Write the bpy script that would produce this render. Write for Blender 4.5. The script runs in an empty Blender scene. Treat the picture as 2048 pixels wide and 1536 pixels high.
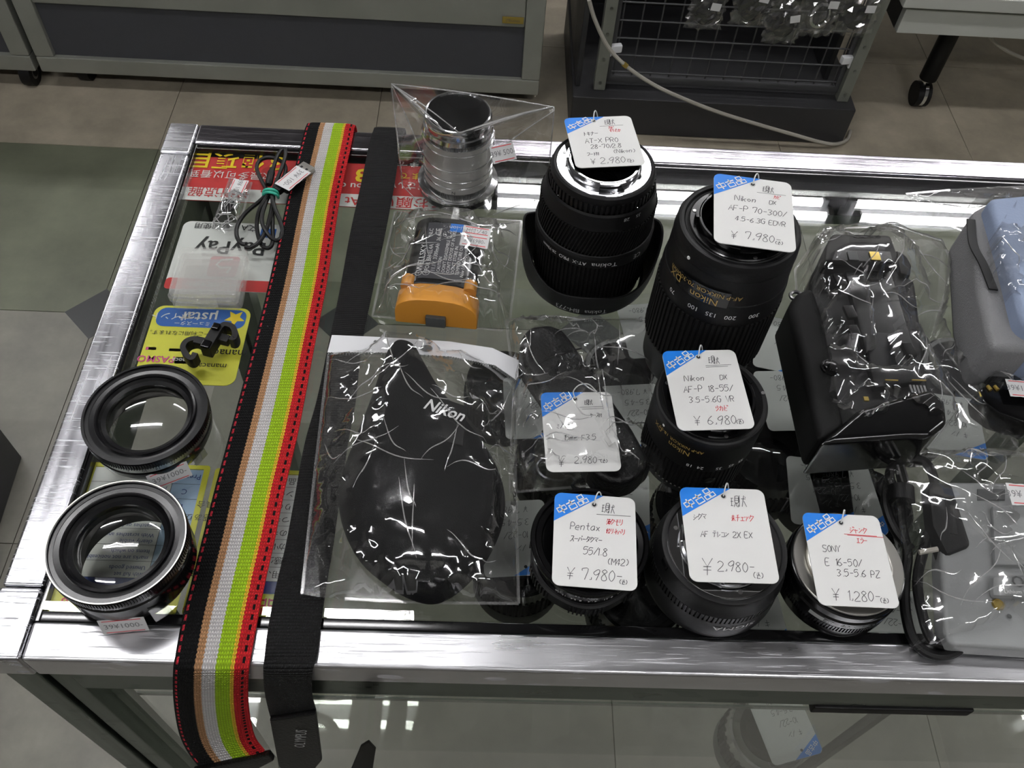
import bpy, bmesh, math, random
from mathutils import Vector, Matrix
SC = bpy.context.scene
COL = SC.collection
PI = math.pi
R = math.radians
# ------------------------------------------------------------------ camera
T = 0.84                      # height of the counter top above the floor
H = 0.48                      # camera height above the counter top
FPX, PITCH, ROLL, YAW = 1772.0, R(54.02), R(4.96), R(3.59)
_f = Vector((math.sin(YAW)*math.cos(PITCH), math.cos(YAW)*math.cos(PITCH), -math.sin(PITCH)))
_r0 = Vector((math.cos(YAW), -math.sin(YAW), 0)); _u0 = _r0.cross(_f)
_R = _r0*math.cos(ROLL)+_u0*math.sin(ROLL); _U = -_r0*math.sin(ROLL)+_u0*math.cos(ROLL)
CP = Vector((0, 0, T+H))
cd = bpy.data.cameras.new('camera'); cam = bpy.data.objects.new('camera', cd); COL.objects.link(cam)
cd.sensor_width = 36; cd.lens = FPX/2048*36; cd.clip_start = .01; cd.clip_end = 50
cam.matrix_world = Matrix(((_R.x, _U.x, -_f.x, CP.x), (_R.y, _U.y, -_f.y, CP.y), (_R.z, _U.z, -_f.z, CP.z), (0, 0, 0, 1)))
SC.camera = cam
# ------------------------------------------------------------------ world, exposure
w = bpy.data.worlds.new('world'); SC.world = w; w.use_nodes = True
w.node_tree.nodes['Background'].inputs[0].default_value = (.9, .95, 1, 1)
w.node_tree.nodes['Background'].inputs[1].default_value = 0.05
SC.view_settings.view_transform = 'Standard'; SC.view_settings.look = 'None'
SC.view_settings.gamma = 1; SC.view_settings.use_curve_mapping = False
SC.view_settings.exposure = -0.12
try:
    SC.cycles.transparent_max_bounces = 24; SC.cycles.max_bounces = 5; SC.cycles.glossy_bounces = 3; SC.cycles.diffuse_bounces = 3
    SC.cycles.adaptive_threshold = .05; SC.cycles.caustics_reflective = False; SC.cycles.caustics_refractive = False
except Exception: pass
TUBE_POWER = 60.0             # emission strength of the fluorescent tubes (they are built with the ceiling)

def ray(px, py): return _f*FPX+_R*(px-1024)-_U*(py-768)
def at(px, py, z=0.0):        # point of the place at height z over the counter top
    d = ray(px, py); return CP+d*((T+z-CP.z)/d.z)
def fl(px, py): return at(px, py, -T)
def aty(px, py, y):
    d = ray(px, py); return CP+d*(y/d.y)
# ------------------------------------------------------------------ materials
def lin(c):
    o = []
    for v in c[:3]:
        v = v/255; o.append(v/12.92 if v <= .04045 else ((v+.055)/1.055)**2.4)
    return (*o, 1)
class NT:
    def __init__(s, name):
        s.m = bpy.data.materials.new(name); s.m.use_nodes = True; s.t = s.m.node_tree; s.n = s.t.nodes; s.l = s.t.links
        s.b = s.n['Principled BSDF']; s.out = s.n['Material Output']
    def new(s, kind, **kw):
        n = s.n.new(kind)
        for k, v in kw.items(): setattr(n, k, v)
        return n
    def set(s, sock, v):
        if hasattr(v, 'is_output') or isinstance(v, bpy.types.NodeSocket): s.l.new(v, sock)
        else: sock.default_value = v
    def math(s, op, a, b=0.0, c=None):
        n = s.new('ShaderNodeMath', operation=op); s.set(n.inputs[0], a); s.set(n.inputs[1], b)
        if c is not None: s.set(n.inputs[2], c)
        return n.outputs[0]
    def mix(s, f, a, b):
        n = s.new('ShaderNodeMix', data_type='RGBA'); s.set(n.inputs['Factor'], f); s.set(n.inputs[6], a); s.set(n.inputs[7], b)
        return n.outputs[2]
    def coord(s, kind='Object', scale=(1, 1, 1), rot=(0, 0, 0)):
        c = s.new('ShaderNodeTexCoord'); m = s.new('ShaderNodeMapping'); s.l.new(c.outputs[kind], m.inputs[0])
        m.inputs['Scale'].default_value = scale; m.inputs['Rotation'].default_value = rot
        return m.outputs[0]
    def noise(s, vec, scale=5, detail=3, rough=.55, out=0):
        n = s.new('ShaderNodeTexNoise'); s.l.new(vec, n.inputs['Vector'])
        n.inputs['Scale'].default_value = scale; n.inputs['Detail'].default_value = detail; n.inputs['Roughness'].default_value = rough
        return n.outputs[out]
    def ramp(s, f, stops, interp='LINEAR'):
        n = s.new('ShaderNodeValToRGB'); n.color_ramp.interpolation = interp; e = n.color_ramp.elements
        while len(e) < len(stops): e.new(.5)
        for i, (p, c) in enumerate(stops): e[i].position = p; e[i].color = c
        s.l.new(f, n.inputs[0]); return n.outputs[0]
    def bump(s, h, dist=.001, strength=1.0):
        n = s.new('ShaderNodeBump'); n.inputs['Distance'].default_value = dist; n.inputs['Strength'].default_value = strength
        s.l.new(h, n.inputs['Height']); s.l.new(n.outputs[0], s.b.inputs['Normal']); return n
def M(name, c, rough=.5, metal=0.0, spec=.5, var=0.0, vscale=40, bump=0.0, bscale=400, coat=0.0):
    t = NT(name); b = t.b; col = lin(c)
    b.inputs['Base Color'].default_value = col; b.inputs['Roughness'].default_value = rough
    b.inputs['Metallic'].default_value = metal; b.inputs['Specular IOR Level'].default_value = spec
    if coat: b.inputs['Coat Weight'].default_value = coat; b.inputs['Coat Roughness'].default_value = .08
    if var or bump: v = t.coord()
    if var:
        n = t.noise(v, vscale, 4)
        t.l.new(t.ramp(n, [(.25, tuple(x*(1-var) for x in col[:3])+(1,)), (.75, tuple(min(1, x*(1+var)) for x in col[:3])+(1,))]), b.inputs['Base Color'])
        t.l.new(t.math('MULTIPLY_ADD', n, .25, rough-.12), b.inputs['Roughness'])
    if bump: t.bump(t.noise(v, bscale, 3), bump)
    return t.m
def clear(name, tint=(1, 1, 1), ior=1.5, rough=.03, extra=0.0, haze=0.0, hazec=(.8, .8, .8), gain=1.0, bump=0.0, bscale=120):
    """thin clear sheet: see-through with Fresnel reflection from either side"""
    t = NT(name); t.n.remove(t.b)
    tr = t.new('ShaderNodeBsdfTransparent'); tr.inputs[0].default_value = (*tint, 1)
    gl = t.new('ShaderNodeBsdfGlossy'); gl.inputs['Roughness'].default_value = rough; gl.inputs[0].default_value = (1, 1, 1, 1)
    lw = t.new('ShaderNodeLayerWeight'); lw.inputs[0].default_value = .5
    f5 = t.math('POWER', lw.outputs['Facing'], 4.0)
    r0 = ((ior-1)/(ior+1))**2*gain+extra
    fr = t.math('MULTIPLY_ADD', f5, .75, r0)
    fr = t.math('MINIMUM', fr, .9)
    base = tr.outputs[0]
    if haze:
        df = t.new('ShaderNodeBsdfDiffuse'); df.inputs[0].default_value = (*hazec, 1)
        m0 = t.new('ShaderNodeMixShader'); m0.inputs[0].default_value = haze
        t.l.new(tr.outputs[0], m0.inputs[1]); t.l.new(df.outputs[0], m0.inputs[2]); base = m0.outputs[0]
    if bump:
        bp = t.new('ShaderNodeBump'); bp.inputs['Distance'].default_value = bump
        t.l.new(t.noise(t.coord(), bscale, 2), bp.inputs['Height']); t.l.new(bp.outputs[0], gl.inputs['Normal'])
    mx = t.new('ShaderNodeMixShader'); t.l.new(fr, mx.inputs[0]); t.l.new(base, mx.inputs[1]); t.l.new(gl.outputs[0], mx.inputs[2])
    t.l.new(mx.outputs[0], t.out.inputs[0]); return t.m
def metal_scratched(name, c, along='x', rough=.2, scr=1.0):
    t = NT(name); b = t.b; b.inputs['Metallic'].default_value = 1.0
    sc = (2, 260, 40) if along == 'x' else ((260, 2, 40) if along == 'y' else (160, 160, 1.5))
    streak = t.noise(t.coord(scale=sc), 1.0, 3)
    tot = None
    for i, a in enumerate((.35, 1.15, 2.2, 2.75)):
        n = t.noise(t.coord(scale=(14+9*i, 900, 60), rot=(0, 0, a)), 1.0, 1.0)
        g = t.math('SMOOTHSTEP' if False else 'GREATER_THAN', n, .69)
        tot = g if tot is None else t.math('ADD', tot, g)
    tot = t.math('MULTIPLY', t.math('MINIMUM', tot, 1.0), scr)
    cloud = t.noise(t.coord(), 14, 4)
    rr = t.math('MULTIPLY_ADD', streak, .22, rough-.1)
    rr = t.math('ADD', rr, t.math('MULTIPLY_ADD', cloud, .22, -.1)); rr = t.math('ADD', rr, t.math('MULTIPLY', tot, .3))
    t.l.new(rr, b.inputs['Roughness'])
    col = lin(c)
    t.l.new(t.ramp(cloud, [(.3, tuple(x*.8 for x in col[:3])+(1,)), (.7, col)]), b.inputs['Base Color'])
    t.bump(t.math('ADD', t.math('MULTIPLY', streak, .25), t.math('MULTIPLY', tot, .5)), .00022)
    return t.m
mt = {}
mt['rail_x'] = metal_scratched('scratched_chrome', (236, 236, 240), 'x', .31)
mt['rail_y'] = metal_scratched('scratched_chrome_side', (222, 222, 228), 'y', .2)
mt['rail_back'] = metal_scratched('polished_chrome', (214, 210, 218), 'x', .12, .3)
mt['corner'] = metal_scratched('scratched_corner', (215, 215, 220), 'x', .24, 1.6)
mt['alu'] = metal_scratched('aluminium', (120, 130, 122), 'z', .34, .2)
mt['alu_x'] = metal_scratched('aluminium_profile', (112, 122, 115), 'x', .3, .2)
mt['cab_rail'] = M('dull_aluminium', (150, 152, 144), .4, .35, var=.1, vscale=8)
mt['cab_panel'] = M('slate_panel', (66, 67, 72), .55, var=.06, vscale=60)
mt['gasket'] = M('black_gasket', (14, 14, 15), .12)
mt['glass'] = clear('sheet_glass', (.955, .965, .955), 1.5, .0, bump=0)
mt['shelf_glass'] = clear('shelf_glass', (.89, .905, .885), 1.5, .0)
mt['pane'] = clear('front_glass', (.95, .965, .95), 1.5, .0)
mt['edge'] = M('green_glass_edge', (58, 76, 68), .15)
mt['film'] = clear('clear_film', (.965, .965, .965), 1.5, .06, extra=.05, haze=.014, gain=1.6)
mt['film_soft'] = clear('soft_film', (.95, .95, .95), 1.5, .09, extra=.04, haze=.03, gain=1.6)
mt['film_far'] = clear('shiny_film', (.92, .92, .92), 1.5, .12, extra=.10, haze=.02)
mt['seam'] = clear('film_seam', (.93, .93, .93), 1.5, .12, extra=.10, haze=.16, hazec=(.9, .9, .9))
mt['crease_glint'] = clear('film_glint', (.9, .9, .9), 1.5, .12, extra=.25, haze=.30, hazec=(.95, .95, .95))  # whitish haze colour stands in for lamp light caught on film folds
mt['optic'] = clear('lens_glass', (.80, .81, .78), 1.6, .0, extra=.05)
mt['optic_dark'] = clear('coated_glass', (.45, .46, .5), 1.6, .02, extra=.02)
mt['case_plastic'] = clear('frosted_plastic', (.985, .985, .98), 1.45, .16, haze=.10, hazec=(.88, .88, .86))
mt['black'] = M('black_plastic', (11, 11, 12), .5, spec=.3, bump=.00006, bscale=1500)
mt['black_matte'] = M('black_matte', (9, 9, 10), .6)
mt['black_gloss'] = M('black_gloss', (8, 8, 9), .16, spec=.6)
mt['anod'] = M('black_anodised', (8, 8, 11), .26, spec=.5)
mt['anod_in'] = M('black_lens_ring', (15, 15, 17), .22, .1)
mt['rubber'] = M('black_rubber', (12, 12, 12), .7, spec=.25)
mt['chrome'] = M('bright_chrome', (225, 226, 228), .1, 1)
mt['satin'] = M('satin_metal', (196, 194, 188), .36, 1)
mt['tube_metal'] = M('brushed_tube', (220, 218, 214), .4, .7)
mt['silver_ring'] = M('scale_ring', (170, 172, 168), .28, 1)
mt['steel'] = M('steel', (150, 150, 150), .3, 1)
mt['white'] = M('white_card', (228, 228, 226), .55)
mt['white_pl'] = M('white_plastic', (226, 227, 230), .35)
mt['paper'] = M('white_paper', (214, 214, 214), .6)
mt['blue'] = M('tag_blue', (22, 126, 226), .5)
mt['ink'] = M('pencil_grey', (70, 70, 74), .6)
mt['inkred'] = M('red_ink', (208, 40, 56), .6)
mt['red'] = M('sign_red', (196, 44, 44), .5)
mt['yellow'] = M('sign_yellow', (240, 208, 30), .5)
mt['lemon'] = M('card_lemon', (222, 218, 70), .5)
mt['sblue'] = M('card_blue', (34, 96, 180), .5)
mt['navy'] = M('table_navy', (40, 62, 132), .5)
mt['lblue'] = M('cell_blue', (170, 196, 226), .55)
mt['teal'] = M('teal_band', (58, 176, 150), .5)
mt['cyan'] = M('print_cyan', (60, 170, 190), .5)
mt['magenta'] = M('print_magenta', (206, 70, 140), .5)
mt['prtgrey'] = M('print_grey', (120, 110, 90), .5)
mt['prtblack'] = M('print_black', (30, 30, 32), .5)
mt['prtwhite'] = M('print_white', (230, 230, 230), .5)
mt['prtdim'] = M('print_dim', (170, 172, 172), .5)
mt['gold'] = M('print_gold', (176, 146, 80), .4)
mt['lblred'] = M('sticker_red', (206, 52, 60), .5)
mt['lbltxt'] = M('sticker_grey', (120, 120, 122), .5)
mt['orange'] = M('amber_cap', (214, 146, 50), .4, bump=.00004, bscale=900)
mt['batlabel'] = M('charcoal_label', (62, 63, 68), .4)
mt['neoprene'] = M('black_neoprene', (7, 7, 9), .8, spec=.2, bump=.00025, bscale=1400)
mt['leather'] = M('black_leather', (9, 9, 10), .45, bump=.0006, bscale=520, spec=.3)
mt['cord'] = M('black_cord', (9, 9, 10), .45, spec=.3)
mt['chain'] = M('chain_steel', (110, 112, 116), .3, 1)
mt['string'] = M('white_string', (222, 222, 220), .7)
mt['grey_dev'] = M('grey_plastic', (140, 142, 142), .45, bump=.0001, bscale=700)
mt['grey_dk'] = M('dark_grey_plastic', (78, 80, 80), .5)
mt['pouch_blue'] = M('blue_grey_fabric', (146, 160, 186), .75, bump=.0003, bscale=500)
mt['pouch_grey'] = M('grey_mesh_fabric', (128, 128, 130), .8, bump=.0006, bscale=900)
mt['rack_dk'] = M('rack_dark_grey', (44, 44, 46), .45, var=.08, vscale=10)
mt['rack_post'] = M('rack_post_grey', (128, 130, 122), .45, .3)
mt['wire'] = M('grey_wire', (74, 74, 76), .5, .2)
mt['cable_white'] = M('grey_white_cable', (168, 164, 154), .55)
mt['desk'] = M('desk_white', (196, 198, 192), .45)
mt['desk_edge'] = M('desk_edge_grey', (150, 152, 148), .4)
mt['wall'] = M('painted_wall', (128, 127, 124), .8, var=.05, vscale=3)
mt['ceil'] = M('ceiling_board', (118, 117, 120), .8, var=.04, vscale=3)
mt['dark_room'] = M('dark_board', (7, 7, 8), .7)
mt['logo_red'] = M('logo_red', (196, 40, 62), .5)
mt['prtbrown'] = M('print_brown', (150, 60, 30), .5)
mt['nick'] = M('brass_contact', (196, 170, 90), .3, .8)
mt['shelf_tag'] = M('shelf_tag_card', (206, 208, 206), .6)
# ------------------------------------------------------------------ mesh helpers
class MB:
    def __init__(s): s.v = []; s.f = []; s.uv = None
    def add(s, vs, fs):
        o = len(s.v); s.v += [Vector(v) for v in vs]; s.f += [tuple(i+o for i in f) for f in fs]; return s
    def box(s, c, d, rz=0.0, m=None):
        x, y, z = (k/2 for k in d); c = Vector(c); q = Matrix.Rotation(rz, 3, 'Z') if m is None else m
        vs = [c+q@Vector((a*x, b*y, e*z)) for e in (-1, 1) for a, b in ((-1, -1), (1, -1), (1, 1), (-1, 1))]
        return s.add(vs, [(3, 2, 1, 0), (4, 5, 6, 7), (0, 1, 5, 4), (1, 2, 6, 5), (2, 3, 7, 6), (3, 0, 4, 7)])
    def prism(s, pts, z0, z1):          # pts counter-clockwise (x, y)
        n = len(pts); vs = [(p[0], p[1], z0) for p in pts]+[(p[0], p[1], z1) for p in pts]
        return s.add(vs, [tuple(range(n-1, -1, -1)), tuple(range(n, 2*n))]+[(i, (i+1) % n, n+(i+1) % n, n+i) for i in range(n)])
    def poly(s, pts): return s.add(pts, [tuple(range(len(pts)))])
    def lathe(s, prof, seg=64, c=(0, 0, 0), fr=None, fz=None, capb=False, capt=False):
        vs = []; fs = []; n = len(prof)
        for k in range(seg):
            a = 2*PI*k/seg
            for r, z in prof:
                rr = r if fr is None else fr(r, z, a); zz = z if fz is None else fz(r, z, a)
                vs.append((c[0]+rr*math.cos(a), c[1]+rr*math.sin(a), c[2]+zz))
        for k in range(seg):
            k2 = (k+1) % seg
            for i in range(n-1): fs.append((k*n+i, k2*n+i, k2*n+i+1, k*n+i+1))
        if capb: fs.append(tuple(k*n for k in range(seg-1, -1, -1)))
        if capt: fs.append(tuple(k*n+n-1 for k in range(seg)))
        return s.add(vs, fs)
    def ribs(s, r0, r1, z0, z1, n, duty=.5, lean=0.0, c=(0, 0, 0), steps=1, ri=None):   # ring of upright ridges
        ang = []
        for k in range(n):
            for u, r in ((0, r0), (.12, r1), (duty, r1), (duty+.12, r0)): ang.append((2*PI*(k+u)/n, r))
        m = len(ang); vs = []; fs = []
        for j in range(steps+1):
            z = z0+(z1-z0)*j/steps; la = lean*j/steps
            for a, r in ang: vs.append((c[0]+r*math.cos(a+la), c[1]+r*math.sin(a+la), c[2]+z))
        for j in range(steps):
            for i in range(m): fs.append((j*m+i, j*m+(i+1) % m, (j+1)*m+(i+1) % m, (j+1)*m+i))
        ri = ri or r0*.9; o1 = len(vs)
        for z, b in ((z0, 0), (z1, steps*m)):
            o_ = len(vs)
            for a, r in ang: vs.append((c[0]+ri*math.cos(a+(lean if b else 0)), c[1]+ri*math.sin(a+(lean if b else 0)), c[2]+z))
            for i in range(m): fs.append((b+i, b+(i+1) % m, o_+(i+1) % m, o_+i))
        return s.add(vs, fs)
    def tube(s, pts, r, seg=8, closed=False, caps=True):
        pts = [Vector(p) for p in pts]; n = len(pts); vs = []; fs = []
        up = Vector((0, 0, 1)); prev = None
        for i, p in enumerate(pts):
            if closed: t = pts[(i+1) % n]-pts[i-1]
            else: t = pts[min(i+1, n-1)]-pts[max(i-1, 0)]
            if t.length < 1e-9: t = Vector((1, 0, 0))
            t.normalize()
            if prev is None:
                a = t.cross(up)
                if a.length < .1: a = t.cross(Vector((0, 1, 0)))
            else: a = prev-t*prev.dot(t)
            if a.length < 1e-6: a = t.cross(up)
            a.normalize(); b = t.cross(a); prev = a
            rr = r(i/(n-1)) if callable(r) else r
            for k in range(seg):
                q = 2*PI*k/seg; vs.append(p+(a*math.cos(q)+b*math.sin(q))*rr)
        for i in range(n if closed else n-1):
            j = (i+1) % n
            for k in range(seg): fs.append((i*seg+k, i*seg+(k+1) % seg, j*seg+(k+1) % seg, j*seg+k))
        if caps and not closed:
            fs.append(tuple(range(seg-1, -1, -1))); fs.append(tuple((n-1)*seg+k for k in range(seg)))
        return s.add(vs, fs)
    def xf(s, m): s.v = [m@v for v in s.v]; return s
    def build(s, name, mat, parent=None, world=False, bevel=0.0, bseg=2, ang=35, subd=0, flat=False, shift=True):
        off = Vector((0, 0, 0)); q = parent
        if world:
            while q is not None: off += q.location; q = q.parent
        me = bpy.data.meshes.new(name)
        me.from_pydata([v-off for v in s.v], [], s.f); me.validate(); me.update()
        if bevel or True:
            bm = bmesh.new(); bm.from_mesh(me)
            if bevel:
                bmesh.ops.bevel(bm, geom=[e for e in bm.edges if len(e.link_faces) == 2 and e.calc_face_angle(0) > R(30)], offset=bevel, segments=bseg, profile=.5, affect='EDGES', clamp_overlap=True)
            if subd: bmesh.ops.subdivide_edges(bm, edges=bm.edges[:], cuts=subd, use_grid_fill=True)
            bmesh.ops.recalc_face_normals(bm, faces=bm.faces[:])
            bm.to_mesh(me); bm.free()
        if s.uv: 
            lay = me.uv_layers.new(name='uv')
            for lp in me.loops: lay.data[lp.index].uv = s.uv[lp.vertex_index]
        me.materials.append(mt[mat] if isinstance(mat, str) else mat)
        if not flat:
            me.shade_smooth()
            me.set_sharp_from_angle(angle=R(ang))
        o = bpy.data.objects.new(name, me); COL.objects.link(o)
        if bevel:
            wn = o.modifiers.new('weighted_normals', 'WEIGHTED_NORMAL'); wn.keep_sharp = True; wn.weight = 90
        if parent is not None: o.parent = parent
        return o
def thing(name, label, cat, loc=(0, 0, 0), group=None, kind=None):
    o = bpy.data.objects.new(name, None); COL.objects.link(o); o.location = loc; o.empty_display_size = .02
    return tag(o, label, cat, group, kind)
def tag(o, label, cat, group=None, kind=None):
    if label: o['label'] = label
    if cat: o['category'] = cat
    if group: o['group'] = group
    if kind: o['kind'] = kind
    return o
def struct(name, mb, mat, label=None, **kw):
    o = mb.build(name, mat, **kw); o['kind'] = 'structure'
    if label: o['label'] = label
    return o
def copy_tree(o, parent=None):
    c = o.copy(); COL.objects.link(c)
    if parent is not None: c.parent = parent
    for ch in list(o.children): copy_tree(ch, c)
    return c
def smooth_path(pts, n=8, closed=False):
    P = [Vector(p) for p in pts]; m = len(P); out = []
    rng = m if closed else m-1
    for i in range(rng):
        p0 = P[i-1] if (closed or i > 0) else P[0]*2-P[1]
        p1 = P[i]; p2 = P[(i+1) % m]
        p3 = P[(i+2) % m] if (closed or i+2 < m) else p2*2-p1
        for k in range(n):
            t = k/n
            out.append(.5*((2*p1)+(p2-p0)*t+(2*p0-5*p1+4*p2-p3)*t*t+(3*p1-p0-3*p2+p3)*t**3))
    if not closed: out.append(P[-1])
    return out
def rrect(w, h, r, n=5):
    pts = []
    for cx, cy, a0 in ((w/2-r, h/2-r, 0), (-w/2+r, h/2-r, 90), (-w/2+r, -h/2+r, 180), (w/2-r, -h/2+r, 270)):
        for k in range(n+1): a = R(a0+90*k/n); pts.append((cx+r*math.cos(a), cy+r*math.sin(a)))
    return pts
_tc = {}
def text2d(s, size=1.0, align='CENTER', bold=0.0):
    key = (s, align, bold)
    if key not in _tc:
        cu = bpy.data.curves.new('t', 'FONT'); cu.body = s; cu.size = 1.0; cu.align_x = align; cu.align_y = 'CENTER'; cu.offset = bold; cu.resolution_u = 2
        ob = bpy.data.objects.new('t', cu); COL.objects.link(ob)
        dg = bpy.context.evaluated_depsgraph_get(); dg.update(); ev = ob.evaluated_get(dg); me = ev.to_mesh()
        _tc[key] = ([v.co.copy() for v in me.vertices], [tuple(p.vertices) for p in me.polygons])
        ev.to_mesh_clear(); bpy.data.objects.remove(ob); bpy.data.curves.remove(cu)
    vs, fs = _tc[key]
    return [v*size for v in vs], fs
def put_text(mb, s, size, x, y, z, rot=0.0, align='CENTER', bold=0.0, sx=1.0):
    vs, fs = text2d(s, size, align, bold); ca, sa = math.cos(rot), math.sin(rot)
    mb.add([(x+v.x*sx*ca-v.y*sa, y+v.x*sx*sa+v.y*ca, z) for v in vs], fs)
def wrap_text(mb, s, size, r, z, th, flip=True, bold=0.0, slope=0.0, sx=1.0):
    vs, fs = text2d(s, size, 'CENTER', bold); k = -1 if flip else 1; out = []
    for v in vs:
        a = th+k*v.x*sx/r; y = k*v.y; rr = r+slope*y+.00015
        out.append((rr*math.cos(a), rr*math.sin(a), z+y))
    mb.add(out, fs)
# single-stroke handwriting: two characters per point (x, y on a 0..A grid), strokes split by |
G = {'0': '4A171340737 74A', '1': '284A40', '2': '083A78650080', '3': '093A7835|3573623001', '4': '5A0383|6A50', '5': '7A1A0657733001', '6': '6A16023072633504', '7': '080A7A40',
 '8': '4A18467260201346784A', '9': '7735074A7A7740', '-': '1575', '/': '007A', '.': '3031', ',': '323010', '(': '6A373360', ')': '2A575320', '¥': '0A458A|4540|1575|1373',
 'A': '004A80|2464', 'D': '0A005083885A0A', 'E': '7A0A0070|0555', 'F': '7A0A00|0555', 'G': '796A2A0703306073754 5', 'M': '000A448A80', 'N': '000A808A', 'O': '4A1713407377 4A',
 'P': '000A5A775505', 'R': '000A5A775505|3570', 'S': '796A1A073574601001', 'T': '0A8A|4A40', 'V': '0A408A', 'X': '008A|0A80', 'Y': '0A458A|4540', 'Z': '0A8A0080',
 'e': '0363563604013060', 'i': '3630|3839', 'k': '0A00|6602|2460', 'o': '360431526436', 'n': '0600|04366550', 't': '3A3160|0666', 'a': '663604013063|6660', 'x': '0660|0066', 'm': '0600|04263530|34566660',
 'ト': '3A30|3764', 'キ': '0788|0484|3A50', 'ナ': '0787|4A4410', 'ー': '0585', 'ミ': '2978|2675|1270', 'ノ': '7A4410', 'ッ': '0705|3735|773320', 'ク': '3A04|28885410', 'ス': '19793200|5580',
 'ケ': '3A15|2787|575220', 'パ': '3700|5782|7A89797A', 'タ': '3A04|28885410|3662', 'マ': '098945|2662', 'シ': '1837|0534|0086', 'グ': '3A04|28885410|8A99|9AA9', 'テ': '2A7A|0787|474230', 'レ': '2A2085',
 'コ': '188881|1181', 'ン': '1837|0187', 'ジ': '1837|0534|0086|6A78|8A98', 'ャ': '057554|2730', 'エ': '1979|4941|0181', 'ラ': '2A7A|07875210', 'フ': '09895210', 'ド': '3A30|3764|7A88|9AA8', 'カ': '07777150|3A3400',
 'ビ': '2A2070|2575|7A88|9AA8', 'モ': '2979|0686|494050 80', 'リ': '1A14|6A6330', 'ネ': '3A48|177703|4540|5683', 'バ': '3700|5782|7A89|9AA9', 'チ': '6A29|0686|494430', 'ェ': '1676|4641|0181',
 '現': '0838|0535|0131|1811|5A54949A5A|5898|5696|6440|747190 92', '状': '1A10|0806|0415|3787|6A5540|6590|7988', '込': '1928|062522108 0|5A44|5783', '付': '2A05|1710|3888|7A7160|4543',
 '少': '4A45|1815|7886|7510', '未': '1878|0585|4A40|4510|4590', '薄': '0989|2A28|6A68|0706|2737|0504|0210|3686|3686832333 36|3585|5A53|2282|6160', '絞': '2A0727040 8|2710|0301|4888|6A68|5745|7786|5480|8440', 'か': '07774150|3A00|7986', '込2': ''}
def hand(mb, s, x, y, size, z, sp=.66, shear=.16, rot=0.0, wd=.00034, rnd=None):
    rnd = rnd or random.Random(len(s)*7+int(size*1e5)); ca, sa = math.cos(rot), math.sin(rot); cx = 0.0
    for ch in s:
        g = G.get(ch)
        if g is None: cx += size*.55; continue
        jy = rnd.uniform(-.04, .04)*size; js = size*rnd.uniform(.94, 1.06)/10
        for st in g.replace(' ', '').split('|'):
            pts = [(int(st[i], 16), int(st[i+1], 16)) for i in range(0, len(st)-1, 2)]
            Q = []
            for a, b in pts:
                u = cx+(a+shear*b)*js*.72; v = jy+b*js; Q.append(Vector((x+u*ca-v*sa, y+u*sa+v*ca, 0)))
            if len(Q) > 3: Q = smooth_path(Q, 3)
            stroke(mb, Q, wd, z)
        cx += size*sp*(.55 if ch in '1.,i/' else 1.0)
def stroke(mb, Q, wd, z):
    vs = []; n = len(Q)
    for i, p in enumerate(Q):
        t = Q[min(i+1, n-1)]-Q[max(i-1, 0)]; t = t.normalized() if t.length > 1e-9 else Vector((1, 0, 0))
        e = Vector((-t.y, t.x, 0))*wd/2; vs += [(p.x+e.x, p.y+e.y, z), (p.x-e.x, p.y-e.y, z)]
    mb.add(vs, [(2*i, 2*i+1, 2*i+3, 2*i+2) for i in range(n-1)])
# ================================================================== SETTING
XL, XR, YB, YF, CH = -2.75, 2.75, 3.3, -1.7, 2.55
def floor_mat(name, c, c2):
    t = NT(name); v = t.coord(); n = t.noise(v, 7, 6, .65); n2 = t.noise(v, 2.3, 5, .6)
    base = t.ramp(n, [(.3, lin([k*.82 for k in c])), (.62, lin(c)), (.8, lin([min(255, k*1.1) for k in c]))])
    worn = t.math('GREATER_THAN', n2, .685)
    t.l.new(t.mix(worn, base, lin(c2)), t.b.inputs['Base Color']); t.b.inputs['Roughness'].default_value = .5
    t.l.new(t.math('MULTIPLY_ADD', n, .4, .25), t.b.inputs['Roughness'])
    return t.m
mt['fl_beige'] = floor_mat('beige_vinyl', (174, 165, 147), (204, 196, 180))
mt['fl_green'] = floor_mat('green_vinyl', (110, 114, 95), (120, 124, 104))
mt['fl_grey'] = floor_mat('grey_vinyl', (132, 130, 120), (142, 140, 130))
mt['fl_dark'] = M('dark_inlay', (52, 54, 54), .4)
fb = MB().box(((XL+XR)/2, (YF+YB)/2, -.021), (XR-XL, YB-YF, .04))
mt['grout'] = M('floor_joint', (74, 68, 58), .8)
floor = struct('floor', fb, 'grout')
TX = [-2.6, -2.13, -1.66, -1.19, -.726, -.258, .211, .680, 1.136, 1.60, 2.06, 2.52]; TY = [-.31, .15, .61, 1.086, 1.561, 2.02, 2.48, 2.94]
for i in range(len(TX)-1):
    for j in range(len(TY)-1):
        g = .0008; x0, x1, y0, y1 = TX[i]+g, TX[i+1]-g, TY[j]+g, TY[j+1]-g
        m = MB().box(((x0+x1)/2, (y0+y1)/2, -.0005), (x1-x0, y1-y0, .003))
        o = m.build('tile', 'fl_grey' if y1 < 1.09 else ('fl_green' if y1 < 1.57 else 'fl_beige'), floor)
for x in TX[2:9]:
    d = .062; MB().prism([(x-d, 1.086), (x, 1.086-d), (x+d, 1.086), (x, 1.086+d)], -.001, .0014).build('inlay_tile', 'fl_dark', floor)
struct('ceiling', MB().box(((XL+XR)/2, (YF+YB)/2, CH+.02), (XR-XL, YB-YF, .04)), 'ceil')
struct('wall_back', MB().box(((XL+XR)/2, YB+.02, CH/2), (XR-XL, .04, CH)), 'wall')
struct('wall_front', MB().box(((XL+XR)/2, YF-.02, CH/2), (XR-XL, .04, CH)), 'wall')
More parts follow.
